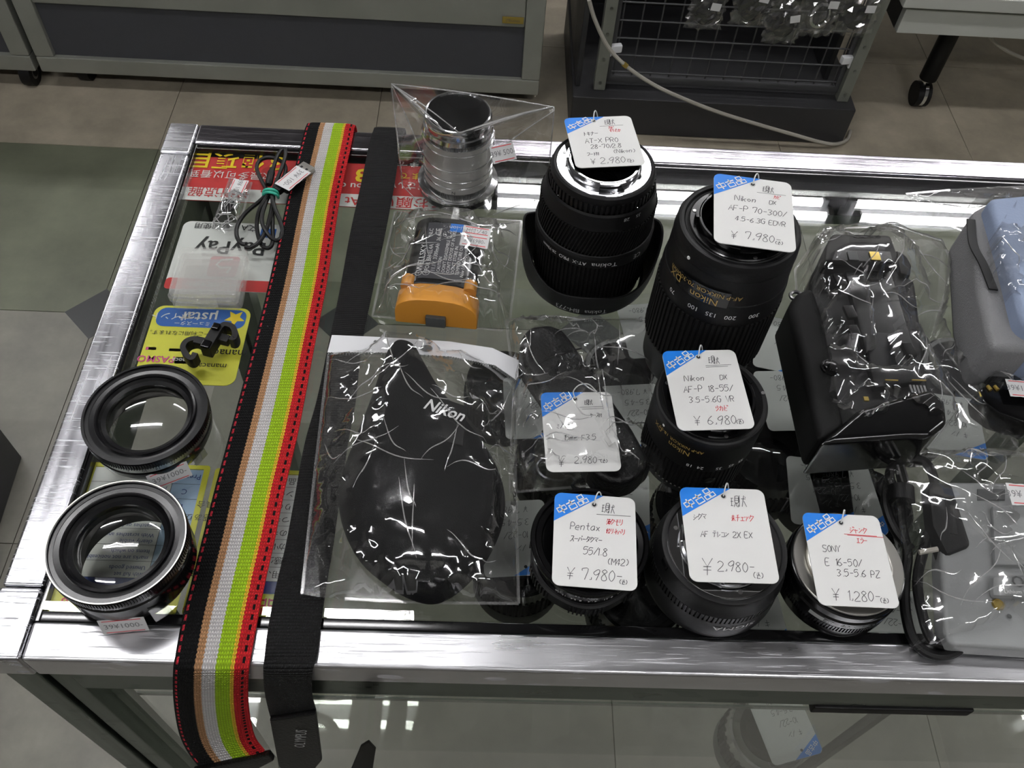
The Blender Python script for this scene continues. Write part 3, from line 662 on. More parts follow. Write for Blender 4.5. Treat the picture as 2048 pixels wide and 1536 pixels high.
def price_tag(px4, z, label, black, red, lines=(), hole=(.38, .90), string=None, tilt=0.0):
    c, w, h, ang = quad(px4, z)
    W, HH = .0462, .0572; sx, sy = w/W, h/HH
    o = thing('price_tag', label, 'price tag', c, 'second hand price tags'); o.rotation_euler.z = ang; o.rotation_euler.x = 0
    o.scale = (1, 1, 1)
    base = MB().prism([(a*sx, b*sy) for a, b in rrect(W, HH, .0042)], -.00025, .00025)
    card = base.build('card', 'white', o)
    # blue corner field follows the rounded corner
    L, B, r = -W/2, HH/2, .0042
    pts = [(L+.0280, B), ]+[(L+r+r*math.cos(R(a)), B-r+r*math.sin(R(a))) for a in range(90, 181, 15)]+[(L, B-.0184)]
    MB().poly([(a*sx, b*sy, .00036) for a, b in pts]).build('blue_corner', 'blue', o, flat=True)
    m = MB(); s0 = .0058; ra = R(33)
    for k, g in enumerate(('0737|0735|07053537|1917', '0949|2A26|1636|1616|16333316' if False else '0848|2A26|06460343|06030', '')):
        pass
    def kanji(strokes, x, y):
        for st in strokes:
            Q = [Vector(((x+((a-.5)*math.cos(ra)-(b-.5)*math.sin(ra))*s0)*sx, (y+((a-.5)*math.sin(ra)+(b-.5)*math.cos(ra))*s0)*sy, 0)) for a, b in st]; stroke(m, Q, .00085, .00055)
    bx = lambda x0, y0, x1, y1: [(x0, y0), (x1, y0), (x1, y1), (x0, y1), (x0, y0-.06)]
    kanji([bx(.05, .32, .95, .78), [(.5, 0), (.5, 1.05)]], L+.0044, B-.0106)
    kanji([[(0, .78), (1, .78)], [(.5, 1.05), (.5, .5)], bx(.14, 0, .86, .5)], L+.0099, B-.0072)
    kanji([bx(.24, .58, .78, 1.02), bx(-.02, 0, .44, .42), bx(.56, 0, 1.02, .42)], L+.0154, B-.0037)
    m.build('printed_lettering', 'prtwhite', o, flat=True)
    hx, hy = (hole[0]-.5)*W*sx, (hole[1]-.5)*HH*sy
    MB().lathe([(.0, .0005), (.0012, .0005)], 14, (hx, hy, 0)).build('hole', 'prtblack', o, flat=True)
    MB().lathe([(.0012, .0003), (.0016, .00065), (.0019, .0003)], 16, (hx, hy, 0)).build('eyelet', 'white', o)
    for items, mt_, nm in ((black, 'ink', 'handwriting'), (red, 'inkred', 'red_handwriting')):
        m = MB()
        for s_, x, y, sz in items: hand(m, s_, (x-.5)*W*sx, (y-.5)*HH*sy, sz*HH*.9, .0004, rnd=random.Random(len(s_)+int(y*100)))
        if mt_ == 'ink':
            for x0, x1, y in lines:
                if y > 0: stroke(m, [Vector(((x0-.5)*W*sx, (y-.5)*HH*sy, 0)), Vector(((x1-.5)*W*sx, (y-.5+.006)*HH*sy, 0))], .00026, .0004)
        else:
            for x0, x1, y in lines:
                if y < 0: stroke(m, [Vector(((x0-.5)*W*sx, (-y-.5)*HH*sy, 0)), Vector(((x1-.5)*W*sx, (-y-.5-.01)*HH*sy, 0))], .00032, .0004)
        if m.v: m.build(nm, mt_, o, flat=True)
    # elastic string through the hole
    q = string or [(0, 0, .0006), (.0005, .003, .004), (.002, .0065, .0035), (.0035, .0075, .001), (.005, .007, -.004)]
    MB().tube(smooth_path([(hx+a, hy+b, c_) for a, b, c_ in q], 5), .00038, 6).build('string', 'string', o)
    return o
class Lens:
    def __init__(s, name, label, px, py, z):
        c = at(px, py, z); s.o = thing(name, label, 'lens', (c.x, c.y, T+.0002)); s.z = z
    def part(s, name, mat, prof=None, seg=96, mb=None, parent=None, **kw):
        m = mb or MB().lathe(prof, seg, capb=kw.pop('capb', False), capt=kw.pop('capt', False)); kw.setdefault('ang', 24); return m.build(name, mat, parent or s.o, **kw)
    def text(s, items, mat, name='engraving', flip=True, parent=None):
        m = MB()
        for st, size, r, z, deg, *sx in items: wrap_text(m, st, size, r, z, R(deg), flip, sx=sx[0] if sx else 1)
        m.build(name, mat, parent or s.o, flat=True)
def mount(l, z, ro, ri, mat='chrome', depth=.010, lugs=True):
    """bayonet mount seen from above: flange ring, throat and rear glass"""
    f = l.part('mount_flange', mat, [(ro, z-.0035), (ro, z-.0005), (ro-.0005, z), (ri+.0012, z), (ri, z-.0006), (ri, z+.0035), (ri-.0004, z+.004), (ri-.0016, z+.004), (ri-.002, z+.0035), (ri-.002, z-.004)])
    l.part('throat', 'anod_in', [(ri-.0021, z+.002), (ri-.003, z-.004), (ri-.006, z-.006), (ri-.007, z-depth), (.011, z-depth-.001), (.0105, z-depth-.003)])
    l.part('rear_element', 'optic_dark', [(.0001, z-depth-.0005), (.005, z-depth-.0008), (.0085, z-depth-.0018), (.0105, z-depth-.0034)])
    l.part('throat_floor', 'black_matte', [(.0001, z-depth-.006), (ri, z-depth-.006)])
    for a in (40, 160, 280):
        q = (ro+ri)/2; sc_ = l.part('screw', 'steel', mb=MB().lathe([(.0001, z+.0004), (.0011, z+.0004), (.0013, z)], 12, (q*math.cos(R(a)), q*math.sin(R(a)), 0)), parent=f)
    if lugs:
        for a in (20, 140, 260):
            m = MB(); pts = [(r*math.cos(R(a+t)), r*math.sin(R(a+t))) for r, ts in ((ri+.0014, range(0, 41, 8)), (ri-.001, range(40, -1, -8))) for t in ts]
            l.part('bayonet_lug', mat, mb=m.prism(pts, z+.0026, z+.0040), parent=f)
    return f
# ================================================================== LENSES
def converter(px, py, z, Rr, label, silver, texts, seed):
    l = Lens('lens_converter', label, px, py, z); o = l.o; o['category'] = 'lens'
    zt = z
    body = l.part('barrel', 'black_gloss', [(Rr*.80, .0004), (Rr*.86, 0), (Rr*.90, .003), (Rr*.97, .009), (Rr*.985, zt-.012), (Rr*.96, zt-.0105)])
    if silver:
        l.part('scale_ring', 'silver_ring', [(Rr*.955, zt-.0112), (Rr*.97, zt-.011), (Rr*.97, zt-.0066), (Rr*.955, zt-.0062)])
        l.text([(t, .0032, Rr*.97, zt-.0088, a) for t, a in texts], 'prtblack')
    else:
        l.part('scale_ring', 'black_gloss', [(Rr*.955, zt-.0112), (Rr*.965, zt-.011), (Rr*.965, zt-.0066), (Rr*.955, zt-.0062)])
        l.text([(t, .0030, Rr*.966, zt-.0088, a) for t, a in texts], 'prtdim')
    l.part('knurled_ring', 'anod', mb=MB().ribs(Rr*.985, Rr, zt-.0062, zt-.0012, 150))
    rim = l.part('front_ring', 'anod' , [(Rr*.99, zt-.0014), (Rr, zt-.0006), (Rr*.992, zt), (Rr*.955, zt), (Rr*.95, zt-.0012), (Rr*.80, zt-.0020), (Rr*.795, zt-.0006), (Rr*.765, zt-.0002), (Rr*.75, zt-.0010), (Rr*.745, zt-.0030)])
    if not silver: l.part('bright_edge', 'satin', [(Rr*.985, zt-.0004), (Rr*.99, zt+.0003), (Rr*.972, zt+.0003), (Rr*.966, zt-.0004)])
    l.part('inner_bezel', 'anod_in', [(Rr*.745, zt-.0022), (Rr*.71, zt-.0038), (Rr*.645, zt-.0046), (Rr*.635, zt-.0078)])
    l.part('front_element', 'optic', [(.0001, zt-.0008), (Rr*.12, zt-.0009), (Rr*.25, zt-.0014), (Rr*.38, zt-.0024), (Rr*.5, zt-.0038), (Rr*.6, zt-.0055), (Rr*.64, zt-.0064)])
    l.part('rear_tube', 'black', [(Rr*.66, zt-.0086), (Rr*.74, .010), (Rr*.80, .001)])
    return l
ad1 = converter(290, 825, .026, .0370, 'black lens converter with silver scale ring standing by the yellow point card', True,
   [('4', -16), ('5', -30), ('7', -42), ('10', -54), ('14', -68), ('20', -80), ('3', -95), ('2', -110)], 1)
ad2 = converter(233, 1080, .036, .0367, 'black lens converter with bright thin rim nearest the front left corner', False,
   [('10', -18), ('20', -52), ('PHOTO', -8), ('70', -80), ('50', -90), ('30', -100)], 2)
for l, dz, a in ((ad1, .010, -62), (ad2, .012, -83)):
    r = .0365; c = l.o.location+Vector((r*math.cos(R(a)), r*math.sin(R(a)), .0068))
    mm = Matrix.Translation(c)@Matrix.Rotation(R(a+90), 4, 'Z')@Matrix.Rotation(R(78), 4, 'X')
    sticker(l.o, c, 0, ['39¥1000-'], .024, .013, mat4=mm)
    c2 = l.o.location+Vector((.0372*math.cos(R(a+32)), .0372*math.sin(R(a+32)), .010))
    MB().box((0, 0, 0), (.010, .012, .0004)).xf(Matrix.Translation(c2)@Matrix.Rotation(R(a+122), 4, 'Z')@Matrix.Rotation(R(80), 4, 'X')).build('tape_tab', 'optic', l.o, world=True)
# --- zoom lens with petal hood
l = Lens('zoom_lens', 'tall black zoom lens standing upside down in a petal hood behind the battery', 1208, 328, .1); z = .1
def hz(r, zz, a): return zz if zz < .018 else .0290+.0105*math.cos(2*a)+.0050*math.cos(4*a)+(zz-.03)
l.part('petal_hood', 'black', mb=MB().lathe([(.0400, .0005), (.0442, 0), (.0458, .003), (.0474, .009), (.0486, .016), (.0496, .030), (.0492, .0306), (.0482, .0300), (.0468, .015), (.042, .004)], 128, fz=hz))
l.text([('Tokina  BH-773', .0058, .0471, .0070, -98, 1)], 'prtdim', flip=True)
l.part('barrel_foot', 'black', [(.036, .001), (.0385, .002), (.0390, .012)], capb=True)
l.part('focus_grip', 'rubber', mb=MB().ribs(.0388, .0402, .012, .044, 84, .55))
l.part('name_ring', 'black', [(.0398, .0438), (.0412, .0446), (.0414, .0525), (.0405, .0545), (.0398, .0550)])
l.text([('Tokina', .0052, .0414, .0485, -83, 1.25), ('AT-X  PRO', .0042, .0414, .0485, -114), ('28-70mm', .0034, .0414, .0485, -140), ('CE', .0056, .0414, .0492, -48)], 'prtwhite')
l.part('zoom_grip', 'rubber', mb=MB().ribs(.0382, .0396, .055, .0755, 100, .5, lean=.16, steps=4))
l.part('upper_barrel', 'black', [(.0382, .0752), (.0388, .0762), (.0378, .0790), (.0366, .0865), (.0356, .0880)])
l.text([('35', .0042, .0371, .0838, -52), ('28', .0042, .0371, .0838, -66)], 'prtdim')
l.part('aperture_ring', 'black', mb=MB().ribs(.0340, .0352, .0880, .0950, 64, .6))
l.part('mount_collar', 'black', [(.0344, .0948), (.0346, .0962), (.0338, .0992), (.0326, .1004), (.0312, .1000)])
mount(l, z, .0312, .0236, 'chrome', .012)
l.part('index_dot', 'prtwhite', mb=MB().lathe([(.0001, 0), (.0006, 0)], 10, (.0265*math.cos(R(-115)), .0265*math.sin(R(-115)), .1003)), flat=True)
tok = l
# --- long telephoto zoom
l = Lens('telephoto_zoom_lens', 'tallest black zoom lens with gold lettering standing behind the small kit lens', 1480, 448, .125); z = .125
l.part('barrel_foot', 'black', [(.0330, .0004), (.0345, 0), (.0358, .004), (.0362, .020), (.0380, .026), (.0384, .031)], capb=True)
l.part('zoom_grip', 'rubber', mb=MB().ribs(.0380, .0392, .031, .078, 72, .62))
l.part('barrel', 'black', [(.0382, .0778), (.0386, .0792), (.0384, .0900), (.0379, .0940), (.0378, .0945), (.0374, .0950), (.0368, .1130), (.0366, .1140)])
l.part('upper_rim', 'black', [(.0366, .1138), (.0370, .1150), (.0364, .1220), (.0352, .1245), (.0340, .1250), (.0325, .1248), (.0315, .1236), (.0300, .1232), (.0292, .1240)])
mount(l, z, .0295, .0250, 'black_gloss', .014)
pl = l.part('name_plate', 'black_gloss', mb=(lambda: MB().add([((.0381+.0003)*math.cos(R(a)), (.0381+.0003)*math.sin(R(a)), zz) for a in range(-150, -94, 4) for zz in (.0935, .1060)], [(2*i, 2*i+2, 2*i+3, 2*i+1) for i in range(13)]))())
l.text([('Nikon', .0072, .0386, .0968, -120), ('AF-P NIKKOR 70-300mm', .0046, .0386, .1030, -124), ('DX', .007, .0388, .1000, -152)], 'gold', 'gold_lettering')
l.text([('70', .0046, .0386, .0862, -151), ('100', .0048, .0386, .0862, -126), ('135', .0048, .0386, .0862, -109), ('200', .0048, .0386, .0862, -92), ('300', .0048, .0386, .0862, -70)], 'prtwhite')
l.part('index_dot', 'prtwhite', mb=MB().lathe([(.0001, 0), (.0011, 0), (.0012, -.0006)], 12, (0, 0, 0)).xf(Matrix.Translation((.0372*math.cos(R(-146)), .0372*math.sin(R(-146)), .1165))@Matrix.Rotation(R(-146), 4, 'Z')@Matrix.Rotation(R(88), 4, 'Y')))
tele = l
# --- kit zoom
l = Lens('kit_zoom_lens', 'short black kit zoom lens standing in front of the tallest zoom lens', 1424, 795, .0605); z = .0605
l.part('barrel_foot', 'black', [(.0300, .0004), (.0315, 0), (.0320, .004), (.0324, .006)], capb=True)
l.part('front_trim', 'satin', [(.0322, .0058), (.0326, .0062), (.0322, .0068)])
l.part('zoom_grip', 'rubber', mb=MB().ribs(.0322, .0330, .0068, .030, 72, .6))
l.part('lock_button', 'black_gloss', mb=MB().lathe([(.0001, .001), (.003, .0008), (.0042, 0)], 20).xf(Matrix.Rotation(R(-85), 4, 'Z')@Matrix.Translation((.0328, 0, .021))@Matrix.Rotation(R(90), 4, 'Y')))
l.part('barrel', 'black', [(.0326, .030), (.0332, .031), (.0334, .040), (.0334, .0520), (.0336, .0540), (.0334, .0585), (.0328, .0598), (.0318, .0605), (.0300, .0602), (.0296, .0590), (.0270, .0588), (.0264, .0600)])
l.text([('18', .0040, .0334, .0350, -110), ('24', .0040, .0334, .0350, -99), ('35', .0040, .0334, .0350, -80), ('45', .0040, .0334, .0350, -66), ('55', .0040, .0334, .0350, -54)], 'prtwhite')
l.text([('Nikon', .0058, .0334, .0455, -126), ('AF-P NIKKOR 18-55', .0036, .0335, .0508, -128), ('DX', .005, .0335, .049, -156)], 'gold', 'gold_lettering')
mount(l, z, .0300, .0245, 'black_gloss', .010)
l.part('index_dot', 'prtwhite', mb=MB().lathe([(.0001, 0), (.0009, 0), (.001, -.0006)], 12).xf(Matrix.Rotation(R(-150), 4, 'Z')@Matrix.Translation((.0337, 0, .0545))@Matrix.Rotation(R(90), 4, 'Y')))
l.part('rim_screw', 'steel', mb=MB().lathe([(.0001, .0610), (.0012, .0610), (.0014, .0602)], 12, (.0312*math.cos(R(8)), .0312*math.sin(R(8)), 0)))
# --- old standard lens
l = Lens('standard_lens', 'old black standard lens with scalloped focus ring at the front middle', 1180, 1080, .033); z = .033
def lobes(r, zz, a): return r*(1+.018*abs(math.sin(3*a)))
l.part('barrel_foot', 'black', [(.0270, .0004), (.0285, 0), (.0290, .003)], capb=True)
fr = l.part('focus_ring', 'black', mb=MB().lathe([(.0300, .0032), (.0312, .0036), (.0316, .0130), (.0304, .0140), (.0292, .0142)], 108, fr=lobes))
kn = MB()
for k in range(6):
    for j in range(9):
        a = R(k*60+12+j*4.2); r_ = .0319*(1+.018*abs(math.sin(3*a))); kn.box((r_*math.cos(a), r_*math.sin(a), .0083), (.0012, .0010, .0084), rz=a)
kb = l.part('knurling', 'black', mb=kn, parent=fr); kb['kind'] = 'stuff'
l.part('scale_cone', 'black_gloss', [(.0295, .0140), (.0288, .0180), (.0282, .0215), (.0286, .0220)])
l.text([('11  16', .0028, .0291, .0166, -122), ('8  5.6', .0028, .0291, .0166, -104), ('4 · 4', .0028, .0291, .0166, -86), ('8  11', .0028, .0291, .0166, -68), ('16', .0028, .0291, .0166, -54), ('1 8  2  2.8', .0024, .0285, .0200, -96)], 'prtwhite')
l.part('aperture_ring', 'black', mb=MB().ribs(.0285, .0296, .0220, .0262, 90, .5))
l.part('upper_barrel', 'black_gloss', [(.0290, .0262), (.0305, .0270), (.0322, .0282), (.0330, .0300), (.0332, .0322), (.0327, .0330), (.0308, .0330), (.0303, .0318), (.0298, .0322), (.0270, .0318), (.0262, .0300), (.0215, .0280), (.0205, .0262)])
l.part('rear_element', 'optic_dark', [(.0001, .0275), (.008, .0271), (.015, .0262), (.0206, .0250)])
l.part('throat_floor', 'black_matte', [(.0001, .020), (.022, .020)])
# --- teleconverter
l = Lens('teleconverter', 'squat flared black teleconverter with chrome mount at the front centre', 1449, 1090, .040); z = .040
l.part('barrel', 'black', [(.0355, .0004), (.0372, 0), (.0384, .003), (.0386, .007), (.0382, .012), (.0374, .020)], capb=True)
l.part('grip_band', 'black', mb=MB().ribs(.0364, .0373, .0198, .0270, 96, .72))
l.part('upper_barrel', 'black', [(.0372, .0268), (.0364, .0300), (.0352, .0345), (.0349, .0385), (.0345, .0398), (.0336, .0402), (.0318, .0402), (.0314, .0396)])
mount(l, z, .0314, .0240, 'chrome', .012)
l.part('release_slot', 'gasket', mb=MB().box((.0350*math.cos(R(198)), .0350*math.sin(R(198)), .0365), (.0012, .0060, .0042), rz=R(198)))
l.text([('SIGMA', .0064, .0381, .0150, -80, 1.35)], 'prtwhite', flip=True)
# --- pancake power zoom
l = Lens('pancake_zoom_lens', 'flat black pancake zoom lens with wide silver mount at the front right', 1697, 1125, .029); z = .029
l.part('barrel', 'black_gloss', [(.0300, .0004), (.0318, 0), (.0330, .002), (.0333, .005), (.0333, .0090)], capb=True)
l.part('zoom_ring', 'anod', mb=MB().ribs(.0326, .0332, .0090, .0140, 120, .55))
l.part('upper_barrel', 'black_gloss', [(.0326, .0140), (.0332, .0146), (.0332, .0200), (.0324, .0215), (.0324, .0262), (.0316, .0272), (.0309, .0274)])
l.text([('0.25m/0.82ft', .0026, .0333, .0175, -120), ('CE', .0044, .0333, .0172, -98), ('MADE IN THAILAND', .0020, .0333, .0175, -74)], 'prtdim')
l.part('label_plate', 'prtdim', mb=(lambda: MB().add([(.0334*math.cos(R(a)), .0334*math.sin(R(a)), zz) for a in range(-134, -118, 3) for zz in (.0155, .0192)], [(2*i, 2*i+2, 2*i+3, 2*i+1) for i in range(5)]))())
l.part('mount_flange', 'satin', [(.0309, .0262), (.0309, .0285), (.0304, .0290), (.0245, .0290), (.0240, .0284), (.0236, .0315), (.0228, .0318), (.0222, .0314), (.0220, .0250)])
l.part('throat', 'anod_in', [(.0221, .0300), (.0205, .0250), (.0150, .0240), (.0120, .0215)])
l.part('rear_element', 'optic_dark', [(.0001, .0235), (.006, .0230), (.0120, .0212)])
l.part('throat_floor', 'black_matte', [(.0001, .018), (.0225, .018)])
# ================================================================== PRICE TAGS
N9 = '(込)'
price_tag([(1133, 237), (1268, 232), (1284, 330), (1146, 337)], .1062, 'blue cornered price tag lying on the lens with the petal hood',
  [('現状', .58, .83, .10), ('トキナー', .22, .62, .075), ('AT-X PRO', .22, .47, .085), ('28-70/2.8', .28, .36, .075), ('フード付', .20, .22, .06), ('(Nikon)', .58, .25, .07), ('¥', .22, .05, .10), ('2,980-', .36, .06, .11), (N9, .74, .06, .05)],
  [('カビ', .62, .74, .05), ('ゴミか', .66, .67, .06), ('モリノ', .62, .68, .05)], [(.50, .85, .80)], hole=(.43, .92))
price_tag([(1430, 345), (1587, 370), (1587, 503), (1425, 487)], .1315, 'blue cornered price tag on top of the tallest zoom lens',
  [('現状', .62, .81, .10), ('Nikon', .26, .63, .085), ('DX', .70, .64, .06), ('AF-P 70-300/', .18, .48, .085), ('4.5-6.3G EDVR', .26, .34, .072), ('¥', .20, .08, .12), ('7,980-', .38, .10, .11), (N9, .74, .08, .05)],
  [('カビ', .76, .73, .055)], [(.55, .92, .79)], hole=(.50, .90))
price_tag([(1322, 703), (1470, 700), (1510, 857), (1357, 862)], .0670, 'blue cornered price tag on the short kit zoom lens',
  [('現状', .60, .82, .10), ('Nikon', .22, .60, .082), ('DX', .70, .61, .065), ('AF-P 18-55/', .18, .46, .085), ('3.5-5.6G VR', .22, .33, .08), ('¥', .22, .05, .12), ('6,980-', .40, .06, .11), (N9, .76, .06, .05)],
  [('少カビ', .54, .22, .07)], [(.55, .90, .795), (.55, .85, .775)], hole=(.48, .91))
price_tag([(1108, 985), (1268, 997), (1277, 1183), (1105, 1170)], .0350, 'blue cornered price tag on the old standard lens with scalloped ring',
  [('現状', .58, .81, .11), ('Pentax', .20, .60, .085), ('スーパータクマー', .20, .47, .066), ('55/1.8', .36, .34, .085), ('(M42)', .64, .25, .075), ('¥', .16, .07, .13), ('7,980-', .34, .08, .12), (N9, .78, .06, .05)],
  [('薄クモリ', .64, .68, .070), ('絞リネバリ', .64, .58, .062)], [(.52, .94, .785)], hole=(.49, .89))
price_tag([(1362, 975), (1530, 980), (1556, 1168), (1376, 1163)], .0455, 'blue cornered price tag on the teleconverter with chrome mount',
  [('現状', .58, .80, .13), ('シグマ', .12, .64, .075), ('AF テレコン 2X EX', .18, .46, .068), ('¥', .14, .07, .18), ('2,980-', .32, .11, .11), (N9, .70, .05, .065)],
  [('未チェック', .56, .64, .075)], [], hole=(.51, .91))
price_tag([(1602, 1026), (1756, 1032), (1800, 1218), (1638, 1210)], .0335, 'blue cornered price tag on the flat pancake zoom lens',
  [('SONY', .18, .57, .075), ('E 16-50/', .18, .42, .085), ('3.5-5.6 PZ', .30, .31, .08), ('¥', .18, .05, .13), ('1,280-', .36, .06, .11), (N9, .76, .05, .055)],
  [('ジャンク', .58, .79, .075), ('エラー', .64, .68, .06)], [(.50, .92, -.775), (.54, 1.0, -.765)], hole=(.49, .90))

# ================================================================== STRAPS
def ribbon_mesh(Ls, Rs, th, nu=10, n=7, wave=0.0):
    L = smooth_path(Ls, n); Rr = smooth_path(Rs, n); k = min(len(L), len(Rr)); L, Rr = L[:k], Rr[:k]
    m = MB(); uv = []; ln = 0.0; rows = []
    for i in range(k):
        c = (L[i]+Rr[i])/2
        if i: ln += (c-pc).length
        pc = c
        t = (L[min(i+1, k-1)]+Rr[min(i+1, k-1)]-L[max(i-1, 0)]-Rr[max(i-1, 0)]); nrm = (Rr[i]-L[i]).cross(t); nrm.normalize()
        rows.append((L[i], Rr[i], nrm, ln))
    for side in (1, 0):
        for a, b, nn, l_ in rows:
            for j in range(nu+1):
                u = j/nu; e = th*(1 if side else 0)*(1-.5*abs(2*u-1)**8); m.v.append(a.lerp(b, u)+nn*(-e if NSGN else e)); uv.append((u, l_))
    o2 = k*(nu+1)
    for i in range(k-1):
        for j in range(nu):
            q = (i*(nu+1)+j, i*(nu+1)+j+1, (i+1)*(nu+1)+j+1, (i+1)*(nu+1)+j)
            m.f.append(q); m.f.append(tuple(o2+v for v in reversed(q)))
        for j in (0, nu):
            m.f.append((i*(nu+1)+j, (i+1)*(nu+1)+j, o2+(i+1)*(nu+1)+j, o2+i*(nu+1)+j))
    m.uv = uv; return m
NSGN = True
def strap_material():
    t = NT('striped_webbing'); tc = t.new('ShaderNodeTexCoord'); sp = t.new('ShaderNodeSeparateXYZ'); t.l.new(tc.outputs['UV'], sp.inputs[0]); u, v = sp.outputs[0], sp.outputs[1]
    k = 2*PI/.0026
    z = t.math('ABSOLUTE', t.math('SINE', t.math('MULTIPLY', v, k/2)))
    uu = t.math('ADD', u, t.math('MULTIPLY_ADD', z, .014, -.008))
    C = lambda *c: lin(c)
    col = t.ramp(uu, [(0, C(11, 11, 12)), (.285, C(196, 148, 106)), (.385, C(236, 232, 232)), (.565, C(176, 216, 40)), (.765, C(246, 200, 60)), (.81, C(214, 38, 44))], 'CONSTANT')
    def dash(pos, w, per, duty):
        a = t.math('LESS_THAN', t.math('ABSOLUTE', t.math('SUBTRACT', u, pos)), w)
        b = t.math('LESS_THAN', t.math('FRACT', t.math('DIVIDE', v, per)), duty); return t.math('MULTIPLY', a, b)
    col = t.mix(dash(.045, .016, .0058, .6), col, C(214, 50, 66)); col = t.mix(dash(.925, .018, .0058, .55), col, C(24, 12, 12))
    # knitted loops: columns across, chevrons along
    cu = t.math('MULTIPLY', u, 2*PI*14); colw = t.math('ABSOLUTE', t.math('SINE', cu))
    ph = t.math('ADD', t.math('MULTIPLY', v, 2*PI/.0022), t.math('MULTIPLY', t.math('ABSOLUTE', t.math('SINE', t.math('MULTIPLY', cu, 1.0))), 2.6))
    h = t.math('MULTIPLY', t.math('MULTIPLY_ADD', t.math('SINE', ph), .5, .5), t.math('POWER', colw, .5))
    sh_ = t.math('MULTIPLY_ADD', h, .6, .56)
    n = t.new('ShaderNodeMix', data_type='RGBA', blend_type='MULTIPLY'); n.inputs['Factor'].default_value = 1
    t.l.new(col, n.inputs[6]); cc = t.new('ShaderNodeCombineColor'); 
    for i in range(3): t.l.new(sh_, cc.inputs[i])
    t.l.new(cc.outputs[0], n.inputs[7]); t.l.new(n.outputs[2], t.b.inputs['Base Color'])
    t.b.inputs['Roughness'].default_value = .8; t.b.inputs['Specular IOR Level'].default_value = .2; t.bump(h, .0011); return t.m
def web_material():
    t = NT('black_webbing'); tc = t.new('ShaderNodeTexCoord'); sp = t.new('ShaderNodeSeparateXYZ'); t.l.new(tc.outputs['UV'], sp.inputs[0]); u, v = sp.outputs[0], sp.outputs[1]
    rib = t.math('ABSOLUTE', t.math('SINE', t.math('MULTIPLY', v, PI/.0019)))
    th = t.math('ABSOLUTE', t.math('SINE', t.math('ADD', t.math('MULTIPLY', u, 2*PI*17), t.math('MULTIPLY', t.math('FLOOR', t.math('DIVIDE', v, .0019)), PI/2))))
    h = t.math('MULTIPLY', rib, t.math('MULTIPLY_ADD', th, .5, .5))
    t.l.new(t.ramp(h, [(0, lin((2, 2, 2))), (1, lin((20, 20, 22)))]), t.b.inputs['Base Color']); t.b.inputs['Roughness'].default_value = .55; t.b.inputs['Specular IOR Level'].default_value = .3; t.bump(h, .0008); return t.m
mt['striped'] = strap_material(); mt['web'] = web_material()
YH = .1495
def edge(pts, front, back):
    o = []
    for p, y, z in back: o.append(aty(p[0], p[1], y) if z is None else at(p[0], p[1], z))
    for p in pts: o.append(at(p[0], p[1], .0018))
    for p, y in front: o.append(aty(p[0], p[1], y))
    return o
Lp = edge([(604, 283), (575, 400), (540, 560), (505, 700), (465, 850), (430, 980), (405, 1080), (385, 1160), (365, 1240), (352, 1310)], [((347, 1345), YH+.003), ((348, 1400), YH), ((358, 1460), YH-.002), ((376, 1500), YH-.006), ((402, 1534), YH-.012)], [])
Rp = edge([(704, 285), (680, 400), (655, 560), (628, 700), (600, 850), (570, 980), (550, 1080), (532, 1160), (516, 1240), (503, 1310)], [((498, 1345), YH+.003), ((497, 1400), YH), ((503, 1445), YH-.002), ((512, 1476), YH-.006), ((530, 1500), YH-.012)], [])
# over the back rail and down behind it
for P, p in ((Lp, (612, 255)), (Rp, (709, 258))):
    a = at(p[0], p[1], .0022); P.insert(0, a); P.insert(0, Vector((a.x+.001, Y1+.0045, T-.004))); P.insert(0, Vector((a.x+.002, Y1+.006, T-.05)))
ss = thing('camera_strap', 'woven strap in black tan white lime and red stripes lying across the showcase', 'strap', at(560, 700, 0))
NSGN = True
ribbon_mesh(Lp, Rp, .0022).build('webbing', 'striped', ss, world=True, ang=60)
a, b = Lp[-1], Rp[-1]; dn = Vector((.1, -.15, -1)).normalized()
e1 = MB(); pp_ = [a+Vector((-.004, 0, .003)), b+Vector((.004, .0, .004)), b+Vector((.006, -.002, -.004)), a+Vector((.012, -.002, -.028)), ]
nv = Vector((.0, -.004, .0012)); e1.v = [p for p in pp_]+[p+nv for p in pp_]; e1.f = [(3, 2, 1, 0), (4, 5, 6, 7)]+[(i, (i+1) % 4, 4+(i+1) % 4, 4+i) for i in range(4)]
e1.build('leather_end', 'leather', ss, world=True, bevel=.0012)
Lb = edge([(738, 292), (722, 370), (700, 470), (680, 580), (655, 700), (634, 800), (609, 890), (587, 1010), (572, 1090), (551, 1180), (536, 1260), (530, 1310)], [((527, 1345), YH+.003), ((531, 1390), YH), ((541, 1432), YH-.001)], [])
Rb = edge([(800, 296), (789, 370), (770, 470), (745, 585), (724, 690), (712, 800), (696, 890), (678, 1010), (667, 1090), (652, 1180), (641, 1260), (635, 1310)], [((625, 1345), YH+.003), ((625, 1390), YH), ((633, 1420), YH-.001)], [])
for P, p in ((Lb, (746, 264)), (Rb, (808, 266))):
    a = at(p[0], p[1], .0022); P.insert(0, a); P.insert(0, Vector((a.x+.001, Y1+.0045, T-.004))); P.insert(0, Vector((a.x+.002, Y1+.006, T-.05)))
bs = thing('camera_strap', 'plain black ribbed webbing strap with lettered leather end beside the striped strap', 'strap', at(690, 700, 0))
ribbon_mesh(Lb, Rb, .0014).build('webbing', 'web', bs, world=True, ang=60)
le = [aty(x, y, YH-.002) for x, y in ((541, 1430), (586, 1424), (633, 1416), (645, 1511), (626, 1534), (612, 1580), (580, 1580), (572, 1540), (558, 1521))]
